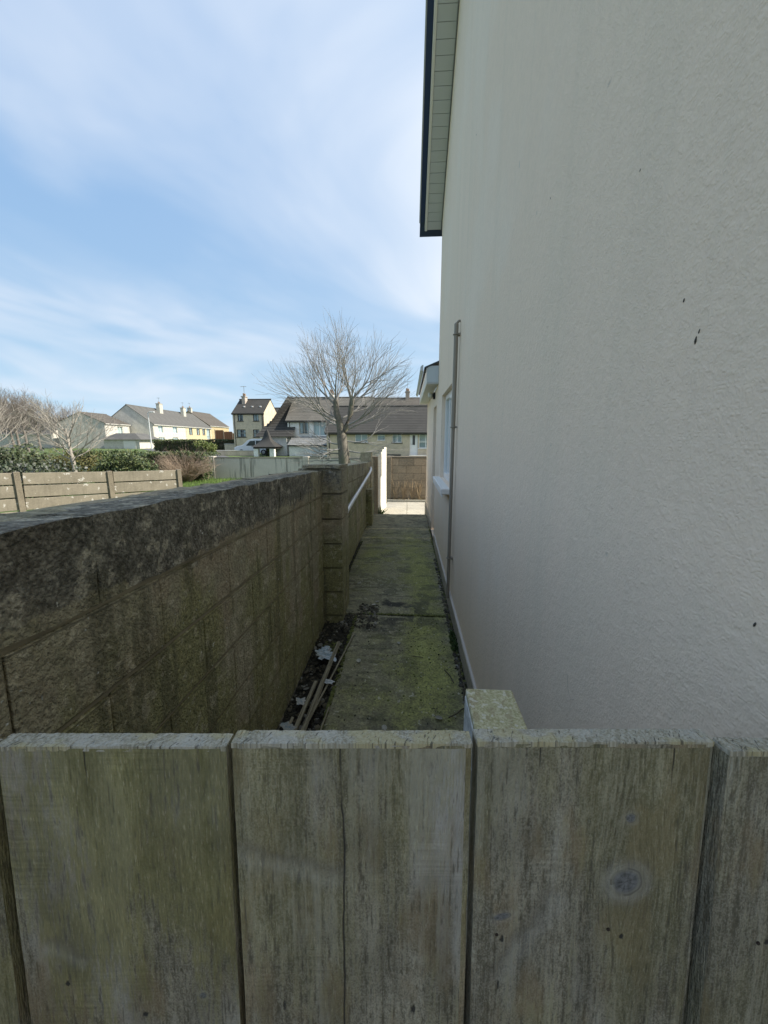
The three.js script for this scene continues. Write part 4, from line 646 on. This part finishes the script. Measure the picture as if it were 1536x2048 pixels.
shrub('shrub', 'bright lime green shrub in front of the far clipped hedge', 'shrub', [-26.6, -0.22, -50], 1.3, 1.5, 1, 1800, 83, LIME, 0.2, 0.1, 4);
shrub('shrub', 'spiky yellow green plant between the white porch posts', 'shrub', [-15.2, -0.22, -42.6], 0.45, 1.0, 0.4, 500, 84, LIME, 0.35, 0.05, 1);
{ // grass beyond the fence
  const n = 16000, r = rng(6), m = new THREE.InstancedMesh(leafQuad(0.11, 0.012), new THREE.MeshStandardMaterial({ side: THREE.DoubleSide, roughness: 0.8 }), n), o = new THREE.Object3D(), c = new THREE.Color(); m.name = 'grass'; m.userData = { kind: 'stuff', label: 'bright green grass between the fence end and the grey wall', category: 'grass' };
  for (let i = 0; i < n; i++) { const z = -10.6 - 7.2 * r(), x = -10 + 8.5 * r(); o.position.set(x, -0.225, z); o.rotation.set((r() - 0.5) * 0.9, r() * 6.28, (r() - 0.5) * 0.9); o.scale.set(1, 0.5 + r(), 1); o.updateMatrix(); m.setMatrixAt(i, o.matrix); const b = 0.6 + 0.8 * r(); c.setRGB(0.10 * b, 0.17 * b, 0.03 * b); m.setColorAt(i, c); }
  m.castShadow = m.receiveShadow = true; scene.add(m);
}
console.log('plants done');
// ---------- houses ----------
const tileRoof = (r, g, b) => new THREE.MeshStandardMaterial({ color: lin(r * 1.3, g * 1.3, b * 1.3), map: reps(grey1, 0.35, 0.35), roughness: 0.9 });
const R_DARK = tileRoof(0.047, 0.045, 0.042), R_BROWN = tileRoof(0.10, 0.088, 0.076), R_GREY = tileRoof(0.11, 0.107, 0.102);
// local frame: ridge along x, front at +z. Walls 0.25 thick with real openings
function sideGeo(pts, holes, t) { const s = new THREE.Shape(pts.map((p) => new THREE.Vector2(...p))); for (const [x0, x1, y0, y1] of holes) s.holes.push(new THREE.Path([[x0, y0], [x0, y1], [x1, y1], [x1, y0]].map((a) => new THREE.Vector2(...a)))); return new THREE.ExtrudeGeometry(s, { depth: t, bevelEnabled: false }); }
function slope(len, x0, zr, yr, ze, ye, n, ov = 0.15) { // stepped courses from ridge to eave
  const l = [], a = Math.atan2(yr - ye, Math.abs(ze - zr)), sg = Math.sign(ze - zr), L = Math.hypot(ze - zr, yr - ye), c = L / n;
  for (let i = 0; i < n; i++) { const s = (i + 0.55) * c; l.push(new THREE.BoxGeometry(len + 2 * ov, 0.05, c * 1.12).rotateX(sg * (a - 0.05)).translate(x0 + len / 2, yr - s * Math.sin(a) + 0.05, zr + sg * s * Math.cos(a))); }
  return l;
}
function addWindow(g, x0, x1, y0, y1, z, o = {}) {
  const f = 0.07, t = [rbox(x0, x0 + f, y0, y1, z - 0.16, z - 0.09, 0.006), rbox(x1 - f, x1, y0, y1, z - 0.16, z - 0.09, 0.006), rbox(x0 + f, x1 - f, y1 - f, y1, z - 0.16, z - 0.09, 0.006), rbox(x0 + f, x1 - f, y0, y0 + f, z - 0.16, z - 0.09, 0.006)];
  const nm = o.mull ?? 1; for (let k = 1; k <= nm; k++) { const x = x0 + (x1 - x0) * k / (nm + 1); t.push(box(x - 0.035, x + 0.035, y0 + f, y1 - f, z - 0.155, z - 0.095)); }
  if (o.trans) t.push(box(x0 + f, x1 - f, y0 + (y1 - y0) * o.trans - 0.03, y0 + (y1 - y0) * o.trans + 0.03, z - 0.15, z - 0.10));
  const w = part(g, 'window', t, o.frame ?? upvc); part(w, 'pane', box(x0 + f, x1 - f, y0 + f, y1 - f, z - 0.13, z - 0.125), glass);
  if (o.net !== false) part(w, 'curtain', o.net === 'half' ? [box(x0, x0 + (x1 - x0) * 0.28, y0, y1, z - 0.36, z - 0.34), box(x1 - (x1 - x0) * 0.28, x1, y0, y1, z - 0.36, z - 0.34)] : box(x0, x1, y0, y1, z - 0.36, z - 0.34), curtain);
  if (o.sill !== false) part(w, 'sill', rbox(x0 - 0.1, x1 + 0.1, y0 - 0.08, y0 - 0.005, z - 0.08, z + 0.06, 0.01), o.sillM ?? whitePaint);
}
function gableHouse(name, label, p, ry, o) {
  const g = thing(name, label, 'house', p, ry, o.group), { L, D, E, R } = o, wins = o.win ?? [], holes = wins.map((w) => w.slice(0, 4)).concat(o.door ? [o.door.slice(0, 4)] : []), x0 = o.x0 ?? 0;
  const pent = [[-D / 2, 0], [D / 2, 0], [D / 2, E], [0, R], [-D / 2, E]], endW = (x) => sideGeo(pent, [], 0.25).rotateY(Math.PI / 2).translate(x, 0, 0);
  const w = part(g, 'wall', muv(merge([sideGeo([[0.252, 0], [L - 0.252, 0], [L - 0.252, E], [0.252, E]], holes, 0.25).translate(0, 0, D / 2 - 0.25), box(0.252, L - 0.252, 0, E, -D / 2, -D / 2 + 0.25), endW(0), endW(L - 0.25)])), o.wall);
  const n = o.n ?? 14, ex = o.ex ?? 0.3, k = (R - E) / (D / 2);
  const rf = part(g, 'roof', muv(merge([...slope(L, 0, 0, R, D / 2 + ex, E - k * ex, n, o.ov), ...slope(L, 0, 0, R, -D / 2 - ex, E - k * ex, n, o.ov), new THREE.CylinderGeometry(0.11, 0.11, L + 0.25, 8).rotateZ(Math.PI / 2).translate(L / 2, R + 0.06, 0)])), o.roof);
  part(g, 'fascia', box(-0.1, L + 0.1, E - k * ex - 0.17, E - k * ex - 0.02, D / 2 + ex - 0.06, D / 2 + ex - 0.02), o.fascia ?? whitePaint);
  for (const [cx, cw, cd, ct, cz = 0] of o.chim ?? []) { const c = part(rf, 'chimney', muv(rbox(cx - cw / 2, cx + cw / 2, R - 1.6, ct, cz - cd / 2, cz + cd / 2, 0.02)), o.chimM ?? conc(0.5, 0.48, 0.42)); part(rf, 'chimney_cap', muv(rbox(cx - cw / 2 - 0.08, cx + cw / 2 + 0.08, ct, ct + 0.14, cz - cd / 2 - 0.08, cz + cd / 2 + 0.08, 0.02)), conc(0.36, 0.34, 0.31)); part(rf, 'chimney_pot', [new THREE.CylinderGeometry(0.11, 0.14, 0.45, 8).translate(cx - cw * 0.2, ct + 0.36, cz), new THREE.CylinderGeometry(0.11, 0.14, 0.38, 8).translate(cx + cw * 0.22, ct + 0.33, cz)], conc(0.3, 0.2, 0.14)); }
  for (const x of [0.25, L - 0.25]) part(g, 'downpipe', new THREE.CylinderGeometry(0.045, 0.045, E - 0.1, 8).translate(x, E / 2 - 0.05, D / 2 + 0.05), o.fascia ?? whitePaint);
  part(g, 'gutter', new THREE.CylinderGeometry(0.06, 0.06, L + 0.2, 8).rotateZ(Math.PI / 2).translate(L / 2, E - k * ex - 0.03, D / 2 + ex + 0.02), o.fascia ?? whitePaint);
  for (const [cx, cw, cd, ct, cz = 0] of o.chim ?? []) part(rf, 'aerial', [box(cx - 0.02, cx + 0.02, ct, ct + 1.6, cz - 0.02, cz + 0.02), box(cx - 0.5, cx + 0.4, ct + 1.5, ct + 1.53, cz - 0.015, cz + 0.015), ...[-0.4, -0.2, 0, 0.2].map((q) => box(cx + q - 0.01, cx + q + 0.01, ct + 1.5, ct + 1.53, cz - 0.3, cz + 0.3))], M(0.3, 0.3, 0.3, { metalness: 0.6, roughness: 0.5 }));
  for (const q of wins) addWindow(g, q[0], q[1], q[2], q[3], D / 2, q[4]);
  if (o.door) { const [a, b, c, d, dm] = o.door, dr = part(g, 'door', rbox(a, b, c, d, D / 2 - 0.17, D / 2 - 0.11, 0.005), dm ?? upvc); part(dr, 'door_pane', rbox(a + 0.25, b - 0.25, c + 0.95, d - 0.25, D / 2 - 0.108, D / 2 - 0.10, 0.003), M(0.08, 0.08, 0.085, { roughness: 0.15 })); part(dr, 'handle', rbox(a + 0.1, a + 0.22, c + 1.0, c + 1.04, D / 2 - 0.10, D / 2 - 0.06, 0.004), M(0.5, 0.5, 0.5, { metalness: 0.8, roughness: 0.4 })); }
  part(g, 'room_floor', box(0.26, L - 0.26, 0.02, 0.06, -D / 2 + 0.26, D / 2 - 0.26), floorM);
  if (E > 4) part(g, 'upper_floor', box(0.26, L - 0.26, E / 2 - 0.1, E / 2 + 0.05, -D / 2 + 0.26, D / 2 - 0.26), floorM);
  return g;
}
const TAN = conc(0.60, 0.49, 0.365), CREAM = conc(0.60, 0.51, 0.39), YEL = conc(0.55, 0.46, 0.30), WHT = conc(0.78, 0.76, 0.73), OFF = conc(0.56, 0.53, 0.48);
const floorM = M(0.34, 0.27, 0.19);
const darkFrame = M(0.045, 0.035, 0.03, { roughness: 0.5 });
gableHouse('bungalow', 'tan terraced bungalow with dark tiled roof and white door past the patio', [-7.6, -0.22, -39.5], 0, { L: 16, D: 7, E: 2.66, R: 5.05, n: 16, ex: 0.28, wall: TAN, roof: R_DARK, fascia: M(0.06, 0.055, 0.05), door: [7.72, 8.46, 0.42, 2.50],
  win: [[2.66, 3.84, 1.58, 2.55, { mull: 1, sillM: conc(0.1, 0.1, 0.1) }], [4.72, 5.46, 1.75, 2.54, { mull: 0, trans: 0.62, sill: false }], [6.12, 6.98, 1.58, 2.54, { mull: 1, sillM: conc(0.1, 0.1, 0.1) }], [8.56, 10.4, 1.08, 2.5, { mull: 2, trans: 0.4 }]] });
{ const s = thing('door_steps', 'dark concrete step and ramp below the white bungalow door', 'steps', [0.6, -0.22, -35.3]); part(s, 'step', muv(rbox(-0.55, 1.3, 0, 0.42, -0.6, 0.4, 0.02)), conc(0.07, 0.07, 0.07)); part(s, 'edge', muv(rbox(-0.55, 1.3, 0.424, 0.46, -0.6, 0.42, 0.01)), conc(0.5, 0.5, 0.48));
  const w = thing('low_boundary_wall', 'low dark boundary wall with pale kerb below the bungalow windows', 'wall', [-2.2, -0.22, -34.2]); part(w, 'body', muv(rbox(-0.4, 1.55, 0, 0.62, -0.12, 0.12, 0.02)), conc(0.06, 0.06, 0.055)); part(w, 'kerb', muv(rbox(-0.4, 2.3, 0.0, 0.26, 0.16, 0.3, 0.02)), conc(0.48, 0.46, 0.42)); }
gableHouse('rear_house', 'dark roofed house with one chimney rising behind the tan bungalow', [-4.9, -0.22, -56], 0, { L: 14, D: 8, E: 4.9, R: 7.5, n: 14, wall: TAN, roof: R_BROWN, chim: [[4.7, 0.55, 0.9, 8.3]], chimM: conc(0.42, 0.33, 0.27) });
// white house with steep side roof, lean-to and porch
{
  const g = gableHouse('white_house', 'white rendered house with steep dark tiled roof behind the large bare tree', [-14.05, -0.22, -48.5], 0, { L: 9.6, D: 7, E: 4.2, R: 6.85, n: 15, ex: 0.3, wall: WHT, roof: tileRoof(0.13, 0.12, 0.105), fascia: M(0.08, 0.075, 0.07), chim: [[4.6, 0.5, 0.6, 7.3]],
    win: [[1.35, 2.5, 2.5, 3.85, { mull: 1, frame: M(0.45, 0.40, 0.30), net: 'half' }], [3.0, 4.5, 2.3, 3.9, { mull: 1 }], [5.3, 6.4, 2.5, 3.85, { mull: 1, net: 'half' }]] });
  const l = []; for (let i = 0; i < 14; i++) { const t = (i + 0.5) / 14, x = 0.2 - 2.9 * t, y = 6.75 - 3.9 * t; l.push(new THREE.BoxGeometry(0.40, 0.05, 6.6).rotateZ(0.93 + 0.04).translate(x, y, 0.2)); }
  for (let i = 0; i < 15; i++) { const t = (i + 0.5) / 15, x1 = 0.75 + 0.2 * t, x0 = -0.1 - 3.5 * t; l.push(new THREE.BoxGeometry(x1 - x0, 0.05, 0.46).rotateX(0.80 - 0.05).translate((x0 + x1) / 2, 6.7 - 4.5 * t, 0.3 + 4.2 * t)); }
  part(g, 'side_roof', muv(merge(l)), R_DARK); part(g, 'side_wall', muv(box(-2.45, -0.02, 0, 2.2, -3.0, 4.0)), WHT);
  const l2 = []; for (let i = 0; i < 5; i++) { const t = (i + 0.5) / 5; l2.push(new THREE.BoxGeometry(6.6, 0.05, 0.55).rotateX(0.36).translate(3.85, 2.18 - 0.92 * t, 3.55 + 2.2 * t)); }
  part(g, 'lean_to_roof', muv(merge(l2)), tileRoof(0.20, 0.205, 0.21)); part(g, 'lean_to_wall', muv(merge([box(0.7, 7.0, 0, 1.2, 3.6, 5.5)])), WHT); part(g, 'lean_to_trim', box(0.6, 7.1, 1.12, 1.26, 5.6, 5.7), M(0.06, 0.06, 0.065));
  const pr = new THREE.ConeGeometry(1.95, 1.95, 4, 7).rotateY(Math.PI / 4), pp = pr.attributes.position; for (let i = 0; i < pp.count; i++) { const t = (pp.getY(i) + 0.975) / 1.95, k = 1 - 0.46 * Math.sin(Math.PI * t); pp.setX(i, pp.getX(i) * k); pp.setZ(i, pp.getZ(i) * k); } pr.computeVertexNormals();
  part(g, 'porch_roof', muv(pr.translate(-1.8, 2.05, 5.4)), R_DARK); part(g, 'porch_beam', box(-3.0, -0.6, 0.88, 1.06, 4.2, 6.6), darkFrame);
  for (const x of [-2.75, -0.95]) part(g, 'porch_post', muv(rbox(x - 0.26, x + 0.26, 0, 0.87, 6.0, 6.52, 0.02)), WHT);
  part(g, 'porch_back', box(-2.4, -1.2, 0, 0.87, 4.32, 4.4), M(0.04, 0.035, 0.03));
}
{
  const g = gableHouse('cream_house', 'tall cream two storey house with one chimney and three small roof vents', [-25.1, -0.22, -58], 0, { L: 4.55, D: 6, E: 5.6, R: 7.65, n: 14, ex: 0.15, ov: 0.05, wall: CREAM, roof: R_DARK, fascia: M(0.06, 0.055, 0.05), chim: [[0.95, 0.5, 0.9, 7.95, 0.7]], chimM: conc(0.5, 0.42, 0.36),
    win: [[0.72, 1.53, 4.45, 5.42, { frame: darkFrame, sillM: darkFrame, net: 'half' }], [2.98, 3.8, 4.45, 5.42, { frame: darkFrame, sillM: darkFrame }], [0.45, 1.78, 2.2, 3.28, { frame: darkFrame, sillM: darkFrame, net: 'half' }], [2.86, 3.75, 2.2, 3.28, { frame: darkFrame, sillM: darkFrame, net: 'half' }]] });
  for (const x of [1.3, 2.5, 3.7]) part(g, 'roof_vent', rbox(x - 0.12, x + 0.12, 6.45, 6.62, 1.75, 1.95, 0.02), whitePaint);
  part(g, 'drain_pipe', new THREE.CylinderGeometry(0.04, 0.04, 5.4, 8).translate(4.48, 2.8, 3.06), darkFrame);
  gableHouse('cream_annex', 'small cream annex with dark roof joined behind the tall cream house', [-21.6, -0.22, -62.5], 0, { L: 4.2, D: 4.5, E: 5.2, R: 6.75, n: 8, wall: CREAM, roof: R_DARK, fascia: darkFrame });
}
{ // terrace
  const A = 96.6 * Math.PI / 180, O = (s, dz) => [-65.2 - 0.115 * s, -0.22, -88 - 0.993 * s];
  const brownF = { frame: M(0.09, 0.05, 0.03), net: 'half', sillM: conc(0.3, 0.26, 0.2) };
  const w = gableHouse('terraced_house', 'off white gabled terrace end house with chimney behind the street lamp', O(0), A, { L: 17, D: 11, E: 5.55, R: 9.75, n: 18, ex: 0.3, wall: OFF, roof: R_GREY, chim: [[12.5, 1.6, 0.9, 11.0, 1.2]], win: [[2.2, 4.6, 3.4, 5.2, { mull: 1 }], [9.5, 12, 3.4, 5.2, { mull: 1 }], [2, 5, 0.9, 2.4, { mull: 2 }], [9, 12, 0.9, 2.4, { mull: 2 }]] });
  gableHouse('terraced_house', 'yellow terrace house with brown windows joined to the off white house', O(17.1), A, { L: 18, D: 11, E: 5.55, R: 9.75, n: 18, ex: 0.3, wall: YEL, roof: R_GREY, chim: [[9, 1.6, 0.9, 11.0, 1.2]], win: [[1.8, 4.0, 3.2, 5.2, brownF], [6.8, 9, 3.2, 5.2, brownF], [11, 13, 3.2, 5.2, brownF], [14.2, 17, 2.0, 5.2, { mull: 1, frame: M(0.2, 0.2, 0.2) }]] });
  gableHouse('brown_gable_house', 'tan gable house with brown roof beyond the end of the yellow terrace', [-71.2, -0.22, -124], A - 0.05, { L: 16, D: 13, E: 6.4, R: 10.9, n: 14, wall: conc(0.45, 0.36, 0.22), roof: R_BROWN, chim: [[1.2, 0.9, 1.2, 11.9]] });
  // annex at the near gable, and garage
  gableHouse('white_annex', 'grey white gabled annex standing before the terrace end gable', [-68.6, -0.22, -78.5], A, { L: 8.6, D: 9.6, E: 5.3, R: 7.45, n: 10, wall: OFF, roof: R_BROWN, win: [[4.2, 6.2, 3.0, 4.7, { mull: 1 }]] });
  const gr = thing('garage', 'low garage with grey hipped roof below the terrace end gable', 'garage', [-58.0, -0.22, -79.5]); part(gr, 'wall', muv(box(-4.4, 3.2, 0, 1.9, -3, 3)), OFF);
  const rf = new THREE.CylinderGeometry(0.45, 1, 1, 4, 6).rotateY(Math.PI / 4), p = rf.attributes.position; for (let i = 0; i < p.count; i++) p.setXYZ(i, p.getX(i) * 6.4 - 0.6, p.getY(i) * 1.3 + 2.5, p.getZ(i) * 4.8); rf.computeVertexNormals(); part(gr, 'roof', muv(rf), R_GREY); part(gr, 'door', box(-0.2, 2.4, 0, 1.6, 3.002, 3.05), whitePaint);
  const far = gableHouse('long_low_house', 'long grey roofed low house among the far bare trees', [-100, -0.22, -86], 0, { L: 22, D: 9, E: 3.2, R: 6.6, n: 10, wall: OFF, roof: R_GREY });
}
{ // street lamp
  const g = thing('street_lamp', 'slim pale street lamp post in front of the off white terrace', 'street lamp', [-50.6, -0.22, -74]); const m = M(0.62, 0.63, 0.62, { roughness: 0.5, metalness: 0.3 });
  part(g, 'pole', new THREE.CylinderGeometry(0.08, 0.13, 6.9, 10).translate(0, 3.45, 0), m); part(g, 'arm', tube([[0, 6.85, 0], [0.15, 7.05, 0], [0.5, 7.1, 0]], 0.06, 8, 6), m); part(g, 'lantern', rbox(0.35, 1.3, 7.0, 7.2, -0.18, 0.18, 0.06, 2), M(0.7, 0.71, 0.7, { roughness: 0.4 }));
}
{ // stepped timber fence
  const g = thing('timber_panel_fence', 'orange brown timber panel fence stepping down before the cream house', 'fence', [-31.4, -0.22, -62]); const m = [M(0.34, 0.15, 0.07), M(0.29, 0.13, 0.06)], pm = conc(0.36, 0.30, 0.22);
  for (let i = 0; i < 5; i++) { const x = i * 1.45, t = 3.35 - i * 0.24; for (let k = 0; k < 7; k++) part(g, 'board', box(x + 0.06 + k * 0.195, x + 0.245 + k * 0.195, 0.2, t + 0.01 * (k % 3), -0.02 + 0.004 * (k % 2), 0.02 + 0.004 * (k % 2)), m[(i + k) % 2]); part(g, 'post', box(x - 0.05, x + 0.05, 0, t + 0.12, -0.06, 0.07), pm); }
}
{ // garden walls by the far road
  const g = thing('low_garden_wall', 'low cream garden wall beside the far road behind the parked car', 'wall', [-27.5, -0.22, -57]); part(g, 'body', muv(rbox(0, 5.6, 0, 1.15, -0.15, 0.15, 0.02)), CREAM); part(g, 'coping', muv(rbox(-0.05, 5.65, 1.154, 1.24, -0.2, 0.2, 0.02)), OFF);
  const h = thing('low_garden_wall', 'low stone coloured wall in front of the parked white car', 'wall', [-22.4, -0.22, -44.4]); part(h, 'body', muv(rbox(0, 5.0, 0, 0.55, -0.15, 0.15, 0.02)), TAN); part(h, 'coping', muv(rbox(-0.05, 5.05, 0.554, 0.63, -0.2, 0.2, 0.02)), OFF);
}
{ // parked car
  const g = thing('parked_car', 'white people carrier parked beside the pyramid roofed porch', 'car', [-21.2, -0.21, -47.3]), body = M(0.72, 0.73, 0.74, { roughness: 0.25 }), gl = M(0.03, 0.035, 0.04, { roughness: 0.08 }), tyre = M(0.02, 0.02, 0.02), rim = M(0.45, 0.45, 0.46, { metalness: 0.8, roughness: 0.35 });
  const prof = [[0.0, 0.35], [0.02, 0.75], [0.25, 0.95], [0.95, 1.08], [1.75, 1.72], [2.2, 1.86], [3.9, 1.84], [4.35, 1.6], [4.5, 1.0], [4.5, 0.4], [4.1, 0.3], [0.4, 0.28]];
  const s = new THREE.Shape(prof.map((a) => new THREE.Vector2(...a))), e = new THREE.ExtrudeGeometry(s, { depth: 1.6, bevelEnabled: true, bevelSize: 0.08, bevelThickness: 0.1, bevelSegments: 3 }).translate(0, 0, -0.8); part(g, 'body', e, body);
  const ws = (pts) => sideGeo(pts, [], 0.02); part(g, 'side_window', ws([[1.45, 1.12], [1.98, 1.68], [2.6, 1.72], [2.6, 1.1]]).translate(0, 0, 0.9), gl); part(g, 'side_window', ws([[2.7, 1.1], [2.7, 1.72], [3.7, 1.7], [4.1, 1.15]]).translate(0, 0, 0.9), gl);
  part(g, 'windscreen', new THREE.BoxGeometry(0.95, 0.02, 1.45).rotateZ(0.675).translate(1.27, 1.43, 0), gl);
  for (const [x, z] of [[0.85, 0.82], [3.6, 0.82], [0.85, -0.82], [3.6, -0.82]]) { const t = part(g, 'wheel', new THREE.CylinderGeometry(0.33, 0.33, 0.22, 20).rotateX(Math.PI / 2).translate(x, 0.33, z * 1.04), tyre); part(t, 'rim', new THREE.CylinderGeometry(0.2, 0.2, 0.235, 14).rotateX(Math.PI / 2).translate(x, 0.33, z * 1.04), rim); }
  for (const z of [-0.6, 0.6]) part(g, 'headlight', rbox(-0.08, 0.22, 0.72, 0.9, z - 0.2, z + 0.2, 0.04, 2), M(0.6, 0.62, 0.64, { roughness: 0.1 }));
  part(g, 'bumper', rbox(-0.12, 0.05, 0.3, 0.55, -0.8, 0.8, 0.04, 2), M(0.3, 0.3, 0.3));
}
scene.traverse((o) => { if (o.isMesh) { o.castShadow = true; o.receiveShadow = true; } });
renderer.render(scene, camera);
